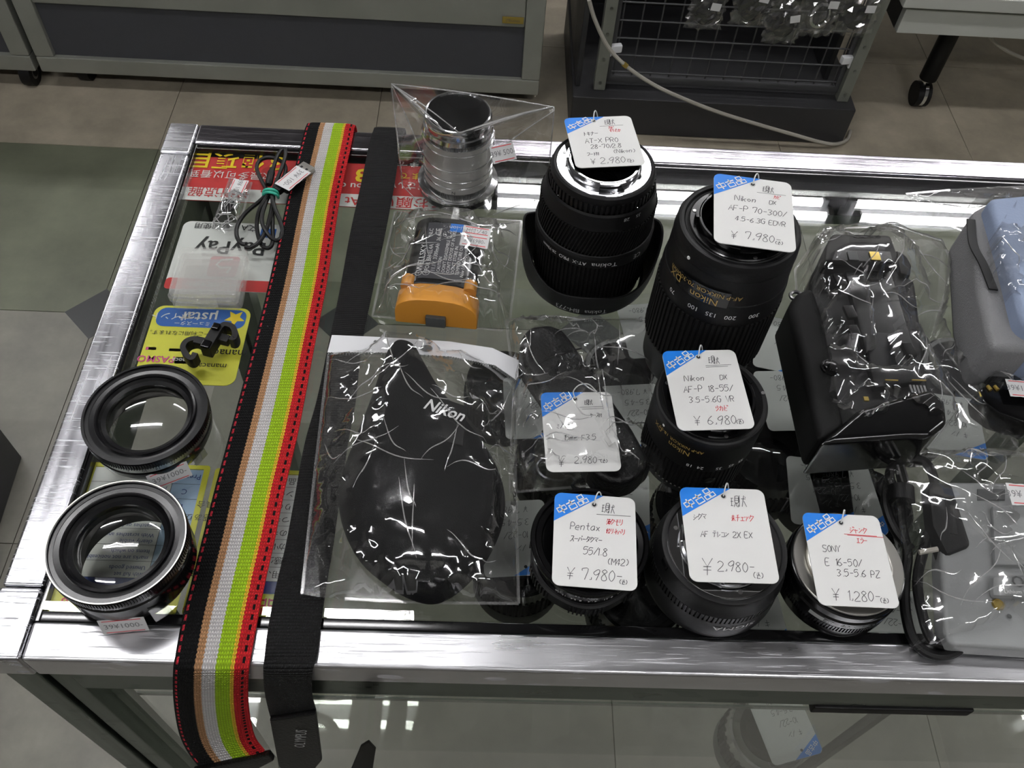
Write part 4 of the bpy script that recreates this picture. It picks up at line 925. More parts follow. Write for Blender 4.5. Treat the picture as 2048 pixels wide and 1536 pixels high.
e2 = MB(); nv = Vector((0, -.0035, 0)); n_ = len(le); e2.v = le+[p+nv for p in le]; e2.f = [tuple(range(n_-1, -1, -1)), tuple(range(n_, 2*n_))]+[(i, (i+1) % n_, n_+(i+1) % n_, n_+i) for i in range(n_)]
lt = e2.build('leather_end', 'leather', bs, world=True, bevel=.001)
m = MB(); vs, fs = text2d('OLYMPUS', 1.0, 'CENTER', .0); c0 = aty(602, 1478, YH-.0062); up = (aty(606, 1440, YH-.0062)-aty(597, 1515, YH-.0062)).normalized(); sd = Vector((0, -1, 0)).cross(up)*-1
sd = Vector((up.z, 0, -up.x))
m.add([c0+up*v.x*.0098+(-sd)*v.y*.0098 for v in vs], fs); m.build('lettering', 'prtdim', lt, world=True, flat=True)
tl = [aty(x, y, YH-.016) for x, y in ((700, 1540), (722, 1488), (738, 1478), (752, 1493), (745, 1540), (730, 1600), (690, 1600))]
e3 = MB(); n_ = len(tl); e3.v = tl+[p+Vector((0, -.002, 0)) for p in tl]; e3.f = [tuple(range(n_-1, -1, -1)), tuple(range(n_, 2*n_))]+[(i, (i+1) % n_, n_+(i+1) % n_, n_+i) for i in range(n_)]
e3.build('strap_tail', 'web', bs, world=True, bevel=.0006)
# ================================================================== SMALL THINGS ON THE LEFT
def c4(x, y, z=.0): return at(200+x/3.724, 230+y/3.724, z)
us = thing('usb_cable', 'coiled black cable with metal plug and teal band beside the striped strap', 'cable', c4(1270, 570, 0))
paths = [[(1262, 575, 5), (1180, 650, 4), (1085, 730, 3), (1025, 820, 3), (1018, 900, 3), (1050, 955, 3), (1085, 965, 3)],
 [(1085, 985, 3), (1130, 985, 4), (1190, 940, 6), (1240, 850, 7), (1270, 740, 7), (1290, 620, 6), (1285, 560, 6)],
 [(1255, 590, 8), (1190, 700, 7), (1168, 800, 4), (1178, 900, 3), (1210, 975, 3), (1255, 990, 3), (1285, 950, 4), (1285, 830, 4), (1285, 640, 5)],
 [(1275, 580, 9), (1300, 690, 8), (1345, 800, 5), (1360, 880, 3), (1330, 930, 3), (1280, 920, 6), (1225, 850, 8), (1205, 770, 8), (1225, 680, 7), (1262, 590, 7)],
 [(1250, 570, 4), (1200, 480, 3), (1168, 400, 3), (1185, 345, 3), (1240, 318, 3), (1310, 325, 4), (1370, 365, 5), (1382, 420, 5), (1350, 500, 5), (1300, 565, 5)],
 [(1275, 480, 8), (1290, 400, 9), (1320, 310, 10), (1355, 260, 9), (1380, 262, 9), (1380, 310, 9), (1355, 390, 9), (1320, 480, 8), (1285, 570, 7)]]
m = MB()
for P in paths: m.tube(smooth_path([c4(x, y, z/1000) for x, y, z in P], 7), .0016, 8)
m.build('cord', 'cord', us, world=True)
a = c4(1265, 470, .008); MB().tube(smooth_path([c4(1255, 520, .007), c4(1268, 460, .008), c4(1285, 400, .009)], 4), lambda t: .0030 if .1 < t < .8 else .0022, 10).build('micro_plug', 'black', us, world=True)
m = MB()
for k, off in enumerate((-.0016, .0016)):
    p = [c4(1215, 590+k*22, .003), c4(1225, 560+k*22, .008), c4(1270, 552+k*24, .0115), c4(1315, 570+k*24, .009), c4(1328, 600+k*16, .003)]; m.tube(smooth_path(p, 5), .0011, 8)
m.build('rubber_band', 'teal', us, world=True)
pa = c4(1330, 560, .006); pb = c4(1535, 398, .0065); d = (pb-pa); Lg = d.length; rz = math.atan2(d.y, d.x)
mm = Matrix.Translation(pa)@Matrix.Rotation(rz, 4, 'Z')
MB().box((Lg*.36, 0, 0), (Lg*.56, .0125, .0070)).xf(mm).build('plug_body', 'black', us, world=True, bevel=.0014)
MB().box((Lg*.02, 0, 0), (Lg*.16, .006, .0055)).xf(mm).build('strain_relief', 'black', us, world=True, bevel=.001)
pm = MB().box((Lg*.64+.0075, 0, 0), (.015, .0118, .0044)).xf(mm).build('metal_plug', 'satin', us, world=True, bevel=.0004)
MB().box((Lg*.64+.009, .0026, .0022), (.0024, .0020, .0003)).box((Lg*.64+.009, -.0026, .0022), (.0024, .0020, .0003)).xf(mm).build('plug_hole', 'prtblack', pm, world=True)
c = c4(1437, 470, .0108); sticker(us, c, 0, ['39¥ 100-'], .0255, .0145, mat4=Matrix.Translation(c)@Matrix.Rotation(R(238), 4, 'Z'))
# memory card cases
qc, qw, qh, qa = quad([(352, 488), (494, 490), (485, 607), (337, 600)], .012)
def card_case(k, label):
    o = thing('memory_card_case', label, 'plastic case', (qc.x+(.0006, -.0007, .0004, 0)[k], qc.y+(-.002, -.0012, .0003, 0)[k], T+.0003+k*.0046), 'clear memory card cases'); o.rotation_euler.z = qa+R((2, -1.5, .8, 0)[k])
    w, h = .0475, .0445
    MB().prism(rrect(w, h, .004), 0, .0043).build('case_shell', 'case_plastic', o, bevel=.0006)
    MB().prism(rrect(w-.006, h-.009, .002), .0010, .0022).build('card_tray', 'case_plastic', o)
    MB().box((0, h/2+.0003, .0022), (.020, .0012, .0022)).build('hinge', 'case_plastic', o)
    MB().box((0, -h/2-.0004, .0022), (.012, .0012, .0018)).build('clasp', 'case_plastic', o)
for k, l_ in enumerate(('lowest frosted memory card case in the stack on the payment card', 'second frosted memory card case from the bottom of the stack', 'topmost frosted memory card case in the stack')): card_case(k, l_)
# black double clip
def cc(x, y, z=.0): return at(60+x/3.413, 580+y/3.413, z)
ck = thing('tripod_clip', 'small black plastic double hook clip lying on the yellow point card', 'clip', cc(1240, 360, 0))
arc1 = [(1215, 400, 7), (1150, 350, 7), (1080, 360, 7), (1050, 405, 7), (1075, 460, 7), (1110, 480, 7), (1135, 445, 7)]
arc2 = [(1265, 300, 8), (1290, 285, 8), (1330, 250, 8), (1385, 265, 8), (1405, 310, 8), (1395, 345, 8), (1370, 340, 8)]
for A in (arc1, arc2):
    P = smooth_path([cc(x, y, z/1000) for x, y, z in A], 5); m = MB(); n_ = len(P)
    for i, p in enumerate(P):
        t = (P[min(i+1, n_-1)]-P[max(i-1, 0)]).normalized(); e = Vector((-t.y, t.x, 0))*.0019
        m.v += [p+e+Vector((0, 0, -.0062)), p-e+Vector((0, 0, -.0062)), p-e+Vector((0, 0, .0030)), p+e+Vector((0, 0, .0030))]
    m.f = [(i*4+j, i*4+(j+1) % 4, i*4+4+(j+1) % 4, i*4+4+j) for i in range(n_-1) for j in range(4)]+[(3, 2, 1, 0), tuple((n_-1)*4+j for j in range(4))]
    m.build('hook', 'black', ck, world=True, bevel=.0004)
d = cc(1300, 260, .006)-cc(1200, 430, .006); rz = math.atan2(d.y, d.x); c = cc(1248, 350, .0065)
MB().box((0, 0, 0), (.020, .0075, .010)).box((-.004, .0065, .0005), (.006, .008, .007)).box((.004, -.006, -.001), (.006, .008, .006)).xf(Matrix.Translation(c)@Matrix.Rotation(rz, 4, 'Z')).build('clip_body', 'black', ck, world=True, bevel=.0008)
MB().box((.008, 0, .005), (.005, .005, .005)).box((-.007, 0, .005), (.006, .006, .003)).xf(Matrix.Translation(c)@Matrix.Rotation(rz, 4, 'Z')).build('locking_pin', 'black_gloss', ck, world=True, bevel=.0007)

# ================================================================== BAGS
from mathutils.bvhtree import BVHTree
from mathutils.geometry import delaunay_2d_cdt
def pts_of(o, step=1, lift=.0008):
    bpy.context.view_layer.update(); out = []
    def rec(q):
        if q.type == 'MESH':
            for v in list(q.data.vertices)[::step]: out.append(q.matrix_world@v.co+Vector((0, 0, lift)))
        for ch in q.children: rec(ch)
    rec(o); return out
def crumple(x, y, rr, folds, amp):
    v = 0.0
    for dx, dy, ph, wl, a in folds:
        t = ((x*dx+y*dy)/wl+ph) % 1.0; v += a*(1-abs(2*t-1))
    return v*amp
def film_bag(name, label, outline, content, seed, amp=.0022, cell=.0034, mat='film', extra=(), sag=.35, seam=True, cat='plastic bag', z0=.0006, ncr=30):
    """film laid over its content: taut from the hems to the highest points, sagging and creased between them"""
    rr = random.Random(seed); hem = [at(p[0], p[1], p[2] if len(p) > 2 else z0) for p in outline]
    ext = [at(*p) for p in extra]
    bm = bmesh.new(); low = [Vector((h.x, h.y, T-.002)) for h in hem]
    cp = list(content)
    for p in hem+ext+low+cp: bm.verts.new(p)
    bmesh.ops.convex_hull(bm, input=bm.verts[:]); bm.faces.ensure_lookup_table(); tree = BVHTree.FromBMesh(bm); bm.free()
    hf = {}
    for p in cp:
        k = (int(p.x/.006), int(p.y/.006)); hf[k] = max(hf.get(k, 0), p.z)
    xs = [h.x for h in hem]; ys = [h.y for h in hem]
    # hem resampled
    B = []; n = len(hem); bz = []
    for i in range(n):
        a, b = hem[i], hem[(i+1) % n]; m = max(1, int((b-a).length/cell))
        for k in range(m): q = a.lerp(b, k/m); B.append(Vector((q.x, q.y))); bz.append(q.z)
    nb = len(B); pts = B[:]
    y = min(ys)
    while y < max(ys):
        x = min(xs)
        while x < max(xs): pts.append(Vector((x+rr.uniform(-.4, .4)*cell, y+rr.uniform(-.4, .4)*cell))); x += cell
        y += cell
    co, ed, fa, ov, oe, of = delaunay_2d_cdt(pts, [(i, (i+1) % nb) for i in range(nb)], [list(range(nb))], 1, 1e-6)
    def tin(sp, a):              # irregular folded sheet: flat facets meeting in straight creases
        P2 = []; Zs = []
        yy = min(ys)-sp
        while yy < max(ys)+2*sp:
            xx = min(xs)-sp
            while xx < max(xs)+2*sp: P2.append(Vector((xx+rr.uniform(-.48, .48)*sp, yy+rr.uniform(-.48, .48)*sp))); Zs.append(rr.uniform(0, a) if rr.random() < .6 else rr.choice((0, a))); xx += sp*rr.uniform(.7, 1.5)
            yy += sp*rr.uniform(.7, 1.3)
        c2, e2_, f2, o2, _, _ = delaunay_2d_cdt(P2, [], [], 0, 1e-6)
        return BVHTree.FromPolygons([(c_.x, c_.y, Zs[o2[i_][0]]) for i_, c_ in enumerate(c2)], [tuple(q) for q in f2])
    T1, T2 = tin(.034, amp*2.2), tin(.015, amp*.55)
    def crz(x, y):
        z = 0.0
        for t_ in (T1, T2):
            h_ = t_.ray_cast(Vector((x, y, 1)), Vector((0, 0, -1)))[0]
            if h_: z += h_.z
        return z
    m = MB()
    for i, c in enumerate(co):
        org = ov[i][0] if ov[i] else -1
        if 0 <= org < nb: z = bz[org]; m.v.append(Vector((c.x, c.y, z))); continue
        hit = tree.ray_cast(Vector((c.x, c.y, T+1)), Vector((0, 0, -1)))[0]
        zh = hit.z if hit else T+z0
        kx, ky = int(c.x/.006), int(c.y/.006)
        zc = max([hf.get((kx+a, ky+b), 0) for a in (-1, 0, 1) for b in (-1, 0, 1)]+[T+z0])
        gap = max(0, zh-zc); z = zh-gap*sag
        w_ = min(1, (zh-T)/.012+.25)
        q = crz(c.x, c.y)
        z += q*w_; m.v.append(Vector((c.x, c.y, max(z, zc+.0006))))
    m.f = [tuple(f) for f in fa]
    c = sum(hem, Vector())/n; o = thing(name, label, cat, (c.x, c.y, T))
    m.build('film', mat, o, world=True, ang=75)
    bt = MB(); bt.poly([h+Vector((0, 0, -.0003)) for h in hem]); bt.build('back_film', mat, o, world=True, flat=True)
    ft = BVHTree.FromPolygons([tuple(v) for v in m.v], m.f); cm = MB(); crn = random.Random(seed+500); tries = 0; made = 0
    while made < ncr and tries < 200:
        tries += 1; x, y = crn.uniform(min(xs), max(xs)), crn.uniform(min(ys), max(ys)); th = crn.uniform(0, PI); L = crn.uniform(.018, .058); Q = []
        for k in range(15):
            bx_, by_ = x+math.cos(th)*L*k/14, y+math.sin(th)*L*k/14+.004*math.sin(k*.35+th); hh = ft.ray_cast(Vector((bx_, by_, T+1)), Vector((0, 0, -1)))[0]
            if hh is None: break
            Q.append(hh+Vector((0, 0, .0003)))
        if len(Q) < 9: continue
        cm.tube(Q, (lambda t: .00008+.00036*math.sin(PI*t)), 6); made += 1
    if cm.v: cm.build('crease_glint', 'crease_glint', o, world=True)['kind'] = 'stuff'  # thin whitish tubes scattered over the film as painted highlight lines
    if seam:
        sm = MB()
        for i in range(n):
            a, b = hem[i], hem[(i+1) % n]; d = (b-a)
            if d.length < .02: continue
            d.normalize(); e = Vector((-d.y, d.x, 0))*.0009
            sm.add([a-e+Vector((0, 0, .0002)), b-e+Vector((0, 0, .0002)), b+e+Vector((0, 0, .0002)), a+e+Vector((0, 0, .0002))], [(0, 1, 2, 3)])
        sm.build('hem', 'seam', o, world=True, flat=True)
    return o
# --- metal extension tube in a standing bag
l = Lens('extension_tube', 'silver ribbed metal extension tube standing in a clear bag by the back rail', 916, 223, .0715); o = l.o; o['category'] = 'lens tube'
l.part('base_cap', 'black_gloss', [(.0270, .0004), (.0295, 0), (.0306, .002), (.0306, .006), (.0285, .0075)], capb=True)
l.part('base_flange', 'chrome', [(.0300, .0062), (.0313, .0072), (.0313, .0092), (.0285, .0100), (.0262, .0105)])
l.part('knurled_ring', 'steel', mb=MB().ribs(.0262, .0268, .0105, .0140, 110))
segs = [(.0140, .0200), (.0206, .0262), (.0268, .0360), (.0366, .0500), (.0506, .0556)]
for k, (a, b) in enumerate(segs):
    l.part('tube_section', 'tube_metal', [(.0258, a), (.0262, a+.0003), (.0262, b-.0003), (.0258, b)])
    l.part('bead', 'chrome', [(.0258, b-.0001), (.0268, b+.0001), (.0269, b+.0004), (.0258, b+.0007)])
l.part('upper_knurl', 'steel', mb=MB().ribs(.0258, .0263, .0562, .0585, 110))
l.part('mouth_ring', 'chrome', [(.0258, .0584), (.0262, .0590), (.0255, .0622), (.0246, .0630), (.0246, .0660), (.0250, .0668), (.0250, .0690), (.0242, .0712), (.0234, .0715), (.0226, .0713), (.0218, .0690)])
l.part('inner_wall', 'black_gloss', [(.0219, .0700), (.0205, .0500), (.0200, .010)]); l.part('inner_floor', 'black_matte', [(.0001, .012), (.0200, .012)])
m = MB(); wrap_text(m, 'N', .004, .0262, .0165, R(-95), True); m.build('engraving', 'prtblack', o, flat=True)
tb = o; tc_ = o.location
A = aty(783, 168, .556); Bc = aty(1105, 214, .535); Bs = aty(1108, 222, .530)
bl = at(806, 372, .002); br = at(1092, 395, .002); b1 = at(858, 432, .0006); b2 = at(985, 430, .0006); b3 = at(1040, 412, .0006)
def rim(a, r=.0255, z=.0722): return tc_+Vector((r*math.cos(R(a)), r*math.sin(R(a)), z))
fa_ = [rim(t) for t in (170, 200, 225, 250, 275, 300, 325, 350)]; mid = [rim(t, .0285, .040) for t in (200, 250, 300, 345)]; lo = [rim(t, .0330, .010) for t in (195, 245, 290, 340)]
eb = thing('plastic_bag', 'tall clear bag flaring to two pointed corners around the silver extension tube', 'plastic bag', (tc_.x, tc_.y, T))
def tri_film(P, F, amp, seed, name, cuts=4):
    bm = bmesh.new(); V = [bm.verts.new(p) for p in P]
    for f in F: bm.faces.new([V[i] for i in f])
    for _ in range(cuts):
        bmesh.ops.subdivide_edges(bm, edges=[e for e in bm.edges if e.calc_length() > .0075], cuts=1); bmesh.ops.triangulate(bm, faces=bm.faces[:])
    bmesh.ops.recalc_face_normals(bm, faces=bm.faces[:]); bm.normal_update(); rr = random.Random(seed)
    folds = [(rr.uniform(-1, 1), rr.uniform(-1, 1), rr.uniform(-1, 1), rr.random(), rr.uniform(.02, .05), rr.uniform(.3, 1)) for _ in range(6)]
    fx = {tuple(round(c, 6) for c in p) for p in P}
    for v in bm.verts:
        if tuple(round(c, 6) for c in v.co) in fx: continue
        q = 0
        for a, b, c, ph, wl, s_ in folds: t = ((v.co.x*a+v.co.y*b+v.co.z*c)/wl+ph) % 1; q += s_*(1-abs(2*t-1))
        v.co += v.normal*(q*amp if v.normal.z > -.3 else q*amp*.5)
    m = MB(); bm.verts.index_update(); m.v = [v.co.copy() for v in bm.verts]; m.f = [tuple(v.index for v in f.verts) for f in bm.faces]; bm.free()
    return m
P = [A, Bc, Bs, bl, br, b1, b2, b3]+fa_+mid+lo
iA, iB, iC, ibl, ibr, ib1, ib2, ib3 = range(8); f0 = 8; m0 = 16; l0 = 20
F = [(iA, f0, f0+1), (iA, f0+1, f0+2), (iA, f0+2, f0+3), (iA, f0+3, iB) if False else (iA, f0+3, f0+4), (f0+4, f0+5, iB), (f0+5, f0+6, iB), (f0+6, f0+7, iB), (iA, f0+4, iB),
     (iA, m0, ibl), (f0+1, m0, iA), (f0+1, f0+2, m0), (f0+2, f0+3, m0+1), (f0+2, m0+1, m0), (f0+3, f0+4, m0+1), (f0+4, f0+5, m0+2), (f0+4, m0+2, m0+1), (f0+5, f0+6, m0+2), (f0+6, f0+7, m0+3), (f0+6, m0+3, m0+2),
     (f0+7, iB, m0+3), (m0+3, iB, iC), (m0+3, iC, ibr), (m0, l0, ibl), (m0, m0+1, l0+1), (m0, l0+1, l0), (m0+1, m0+2, l0+2), (m0+1, l0+2, l0+1), (m0+2, m0+3, l0+3), (m0+2, l0+3, l0+2), (m0+3, ibr, l0+3),
     (ibl, l0, ib1), (l0, l0+1, ib1), (l0+1, l0+2, ib1), (l0+2, ib2, ib1), (l0+2, l0+3, ib2), (l0+3, ib3, ib2), (l0+3, ibr, ib3)]
tri_film(P, F, .0011, 5, 'front').build('front_film', 'film', eb, world=True, ang=22)
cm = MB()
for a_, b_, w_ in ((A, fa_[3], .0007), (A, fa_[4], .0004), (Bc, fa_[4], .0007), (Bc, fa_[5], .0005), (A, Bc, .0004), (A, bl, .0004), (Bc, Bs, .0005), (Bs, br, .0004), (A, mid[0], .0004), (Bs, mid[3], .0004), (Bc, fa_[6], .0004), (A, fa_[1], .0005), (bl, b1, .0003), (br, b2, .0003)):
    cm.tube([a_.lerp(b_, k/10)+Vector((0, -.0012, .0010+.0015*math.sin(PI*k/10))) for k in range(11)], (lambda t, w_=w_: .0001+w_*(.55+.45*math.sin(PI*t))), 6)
cm.build('crease_glint', 'crease_glint', eb, world=True)['kind'] = 'stuff'  # pale tubes from the corners imitate bright glints on the folds
kb = [A, Bc, rim(60, .034, .0), at(806, 360, .001), at(1092, 384, .001), rim(110, .034, .03)+Vector((0, 0, 0)), rim(60, .034, .03)]
tri_film(kb, [(0, 5, 1), (5, 6, 1), (0, 3, 5), (1, 6, 4), (3, 2, 5), (5, 2, 6), (6, 2, 4)], .0016, 9, 'back').build('back_film', 'film', eb, world=True, ang=22)
c = aty(1006, 306, .522); sticker(eb, c, 0, ['39¥ 500-'], .0185, .0130, mat4=Matrix.Translation(c)@Matrix.Rotation(R(22), 4, 'Z')@Matrix.Rotation(R(38), 4, 'X'))
# --- camera battery with amber cap
F_, K_ = at(874, 622, .010), at(902, 470, .010); d = F_-K_; Lg = d.length; rz = math.atan2(d.y, d.x)+PI/2
bt = thing('camera_battery', 'dark camera battery with printed label and amber end cap in a clear bag', 'battery', (F_.x, F_.y, T+.0012)); bt.rotation_euler.z = rz
def arch(hw, h, n=14, base=.003):
    pts = [(-hw, base*.3), (-hw+base*.3, 0), (hw-base*.3, 0), (hw, base*.3)]
    for k in range(n+1):
        a = PI*k/n; pts.append((hw*math.copysign(abs(math.cos(a))**.55, math.cos(a)), h*.42+(h*.58)*math.sin(a)**.8))
    return pts
def extr(mb, prof, y0, y1):
    n = len(prof); mb.add([(x, y0, z) for x, z in prof]+[(x, y1, z) for x, z in prof], [tuple(range(n)), tuple(range(2*n-1, n-1, -1))]+[(i, n+i, n+(i+1) % n, (i+1) % n) for i in range(n)]); return mb
extr(MB(), arch(.0258, .0255), .010, Lg).build('battery_body', 'black_gloss', bt, bevel=.0012)
lm = MB(); n = 12; prof = [(p, q) for p, q in arch(.0240, .0262)[4:] if abs(p) < .0185]
lm.add([(x, y, z+.0001) for x, z in prof for y in (.014, Lg-.006)], [(2*i, 2*i+2, 2*i+3, 2*i+1) for i in range(len(prof)-1)]); lb = lm.build('label', 'batlabel', bt)
def blabel(s_, u, y, size):      # printed lines run along the battery
    vs, fs = text2d(s_, size, 'LEFT'); out = []
    for v in vs:
        x = u-v.y*1.0; zz = .0262*.42+.0262*.58*(max(0, 1-(abs(x)/.0240)**(1/.55*2))**.5)**.8
        out.append((x, y+v.x, zz+.0006))
    tm.add(out, fs)
tm = MB()
for s_, u, y, sz in (('WELLSKY', -.0148, .020, .0062), ('FOR EN-EL4A', -.0098, .020, .0044), ('11.1V  3300mAh  36.6Wh', -.0055, .020, .0040), ('CAUTION', -.0018, .020, .0032), ('·DON\'T DISASSEMBLE', .0016, .019, .0034), ('·DON\'T DISPOSE OF IN FIRE.', .0049, .019, .0034), ('·DON\'T STORE IN', .0082, .019, .0034), ('TEMPERATURE OVER 60°C', .0115, .019, .0034), ('New Life Corporation', .0148, .018, .0034), ('NLC', -.0120, .054, .0040), ('CE', -.0065, .055, .0060), ('♻', .0010, .052, .0075), ('⊖', -.0150, .0160, .0036), ('⊕', -.0098, .0160, .0036)): blabel(s_, u, y, sz)
tm.build('lettering', 'prtwhite', lb, flat=True)
bl_ = MB(); bl_.box((.0060, Lg-.010, .0262), (.010, .008, .0004)); bb_ = bl_.build('blue_mark', 'blue', lb)
tt = MB(); put_text(tt, 'Li-ion', .0052, .006, Lg-.010, .0266, PI); tt.build('mark_lettering', 'prtwhite', bb_, flat=True)
cp = MB()
ar = arch(.0285, .0262); extr(cp, [(x, z*(1-.10*(abs(x)/.0262)**2)) for x, z in ar], -.006, .0095)
cp.build('end_cap', 'orange', bt, bevel=.0016)
MB().box((0, -.0068, .006), (.014, .004, .010)).build('cap_recess', 'grey_dk', bt, bevel=.001)
for x in (-.0215, .0215): MB().tube([(x, .008, .0215), (x, .0165, .0215)], .0048, 12).build('cap_ear', 'orange', bt)
fb_ = film_bag('plastic_bag', 'clear bag around the camera battery below the extension tube', [(790, 423), (1043, 442), (1020, 640), (1005, 662), (745, 632)], pts_of(bt, 1), 11, amp=.0018)
c = at(951, 474, .031); sticker(fb_, c, 0, ['M付ゾ40', '39¥1980-'], .0200, .0170, mat4=Matrix.Translation(c)@Matrix.Rotation(R(-9), 4, 'Z')@Matrix.Rotation(R(12), 4, 'X'))
# --- pear shaped neoprene pouch in a header bag
ol = [(800, 700), (830, 708), (848, 735), (880, 790), (930, 850), (975, 910), (1000, 960), (1008, 1010), (1000, 1060), (978, 1110), (945, 1155), (905, 1190), (865, 1205), (820, 1195), (770, 1165), (720, 1120), (690, 1060), (680, 1000), (690, 945), (715, 880), (745, 800), (765, 740), (780, 710)]
ol = smooth_path([at(x, y, .004) for x, y in ol], 4, True); cen = at(850, 1010, .004); sp0, sp1 = at(818, 760, .004), at(850, 1060, .004)
pc_ = thing('lens_pouch', 'black pear shaped neoprene lens pouch inside the header bag', 'pouch', (cen.x, cen.y, T+.0008))
m = MB(); rings = [(1.0, .0), (1.015, .004), (.99, .010), (.90, .0185), (.75, .0255), (.55, .0300), (.32, .0325), (.12, .0332)]; n = len(ol)
for s_, z in rings:
    for p in ol:
        t = max(0, min(1, (p.y-sp1.y)/(sp0.y-sp1.y))); ax = sp1.lerp(sp0, t); q = Vector((ax.x, ax.y+(p.y-sp1.y if p.y < sp1.y else (p.y-sp0.y if p.y > sp0.y else 0))*0, 0))
        hh = z*(.62+.38*min(1, (p-ax).length/.040)) if t > 0 else z
        m.v.append(Vector((q.x+(p.x-q.x)*s_, q.y+(p.y-q.y)*s_ if not (0 < t < 1) else p.y, T+.0010+hh)))
for k in range(len(rings)-1):
    for i in range(n): m.f.append((k*n+i, k*n+(i+1) % n, (k+1)*n+(i+1) % n, (k+1)*n+i))
m.f.append(tuple(range(n-1, -1, -1)))
kx = (len(rings)-1)*n
m.f.append(tuple(kx+i for i in range(n)))
m.build('pouch_body', 'neoprene', pc_, world=True, ang=70)
# label patch and lettering on the flap
def on_pouch(px, py, z): return at(px, py, z)
q4 = [at(x, y, .0318) for x, y in ((862, 790), (935, 815), (925, 893), (868, 880))]
pm = MB(); pm.v = q4+[p+Vector((0, 0, .0012)) for p in q4]; pm.f = [(3, 2, 1, 0), (4, 5, 6, 7), (0, 1, 5, 4), (1, 2, 6, 5), (2, 3, 7, 6), (3, 0, 4, 7)]; pt_ = pm.build('rubber_patch', 'rubber', pc_, world=True, bevel=.0004)
ex = (q4[1]-q4[0]).normalized(); ey = Vector((-ex.y, ex.x, 0)); c = at(891, 822, .0334)
m = MB(); vs, fs = text2d('Nikon', .0112, 'CENTER', .018); m.add([c+ex*(v.x*.92+v.y*.2)+ey*v.y+Vector((0, 0, .0004)) for v in vs], fs); m.build('lettering', 'prtwhite', pt_, world=True, flat=True)
m = MB(); c = at(893, 858, .0333)
dsh = [(-.008, -.006), (.002, -.006), (.006, -.003), (.006, .003), (.002, .006), (-.008, .006)]
for i in range(6):
    a, b = Vector((*dsh[i], 0)), Vector((*dsh[(i+1) % 6], 0)); kk = max(2, int((b-a).length/.0016))
    for k in range(kk): p = a.lerp(b, (k+.2)/kk); q = a.lerp(b, (k+.7)/kk); stroke(m, [p, q], .0005, 0)
m.v = [c+ex*v.x+ey*v.y+Vector((0, 0, .0003)) for v in m.v]; m.build('stitching', 'prtblack', pt_, world=True, flat=True)
pb_ = film_bag('header_bag', 'large clear bag with white punched header strip over the neoprene pouch', [(657, 708, .0048), (760, 704, .004), (900, 712), (990, 728), (1036, 762), (1030, 900), (1037, 1207), (860, 1206), (690, 1198), (640, 1194, .0048), (604, 1188, .0048), (628, 960, .0048)], pts_of(pc_, 1, .0012), 21, amp=.0030, sag=.25)
hd = [at(x, y, .0015+z) for x, y, z in ((655, 706, .0038), (760, 706, .0042), (900, 714, .006), (990, 732, .006), (1036, 764, .004), (1038, 722, .004), (985, 697, .006), (900, 684, .006), (760, 675, .0042), (664, 671, .0038))]
m = MB(); m.v = hd+[p+Vector((0, 0, .0006)) for p in hd]; n = len(hd)
m.f = [(9-k, k, k+1, 8-k) for k in range(4)]+[(n+k, n+9-k, n+8-k, n+k+1) for k in range(4)]+[(i, (i+1) % n, n+(i+1) % n, n+i) for i in range(n)]
hs = m.build('header_strip', 'white_pl', pb_, world=True)
c = at(853, 696, .0082); MB().lathe([(.0001, 0), (.0042, 0)], 20).xf(Matrix.Translation(c)@Matrix.Diagonal((1, .62, 1, 1))).build('hang_hole', 'grey_dk', hs, world=True, flat=True)
m = MB(); kk = 60
for i in range(4):
    a, b = hd[i], hd[i+1]
    for k in range(18):
        p = a.lerp(b, (k+.5)/18)+Vector((0, 0, .0009)); dd = (b-a).normalized(); e = Vector((-dd.y, dd.x, 0)); stroke_l = .0004
        m.add([p-dd*stroke_l-e*.0022, p+dd*stroke_l-e*.0022, p+dd*stroke_l, p-dd*stroke_l], [(0, 1, 2, 3)])
m.build('heat_seal', 'grey_dk', hs, world=True, flat=True)

# --- leather pouch with snake chain in a bag
def prism_px(px, z0, z1): 
    P = [at(x, y, z1) for x, y in px]; a = sum(P[i].x*P[(i+1) % len(P)].y-P[(i+1) % len(P)].x*P[i].y for i in range(len(P)))
    if a < 0: P.reverse()
    return MB().prism([(p.x, p.y) for p in P], T+z0, T+z1)
lc_ol = [(1040, 690), (1046, 664), (1064, 650), (1099, 646), (1126, 656), (1143, 677), (1161, 704), (1213, 778), (1267, 857), (1296, 910), (1297, 932), (1272, 957), (1232, 966), (1192, 950), (1150, 890), (1110, 825), (1085, 780), (1047, 725)]
p = at(1165, 810, 0); lc = thing('leather_pouch', 'long tapered black leather camera pouch with snake chain inside a bag', 'pouch', (p.x, p.y, T+.0008))
prism_px(lc_ol, .0010, .024).build('pouch_body', 'leather', lc, world=True, bevel=.0085, bseg=4, ang=60)
MB().tube(smooth_path([at(1046, 735, .0172), at(1075, 727, .0238), at(1105, 712, .0246), at(1140, 702, .0240), at(1162, 697, .0160)], 5), .0006, 6).build('flap_edge', 'black', lc, world=True)
m = MB()
ch = smooth_path([at(x, y, z/1000) for x, y, z in ((1092, 915, 6), (1076, 928, 4), (1078, 945, 2.5), (1095, 958, 2.5), (1122, 962, 2.5), (1140, 954, 4), (1150, 962, 3), (1145, 972, 2.5), (1160, 980, 2.5), (1200, 982, 2.5), (1250, 978, 2.5), (1285, 960, 2.5), (1298, 930, 3))], 26)
for i in range(0, len(ch)-1): m.tube([ch[i], ch[i].lerp(ch[i+1], .72)], .00115, 7)
m.build('snake_chain', 'chain', lc, world=True)['kind'] = 'stuff'
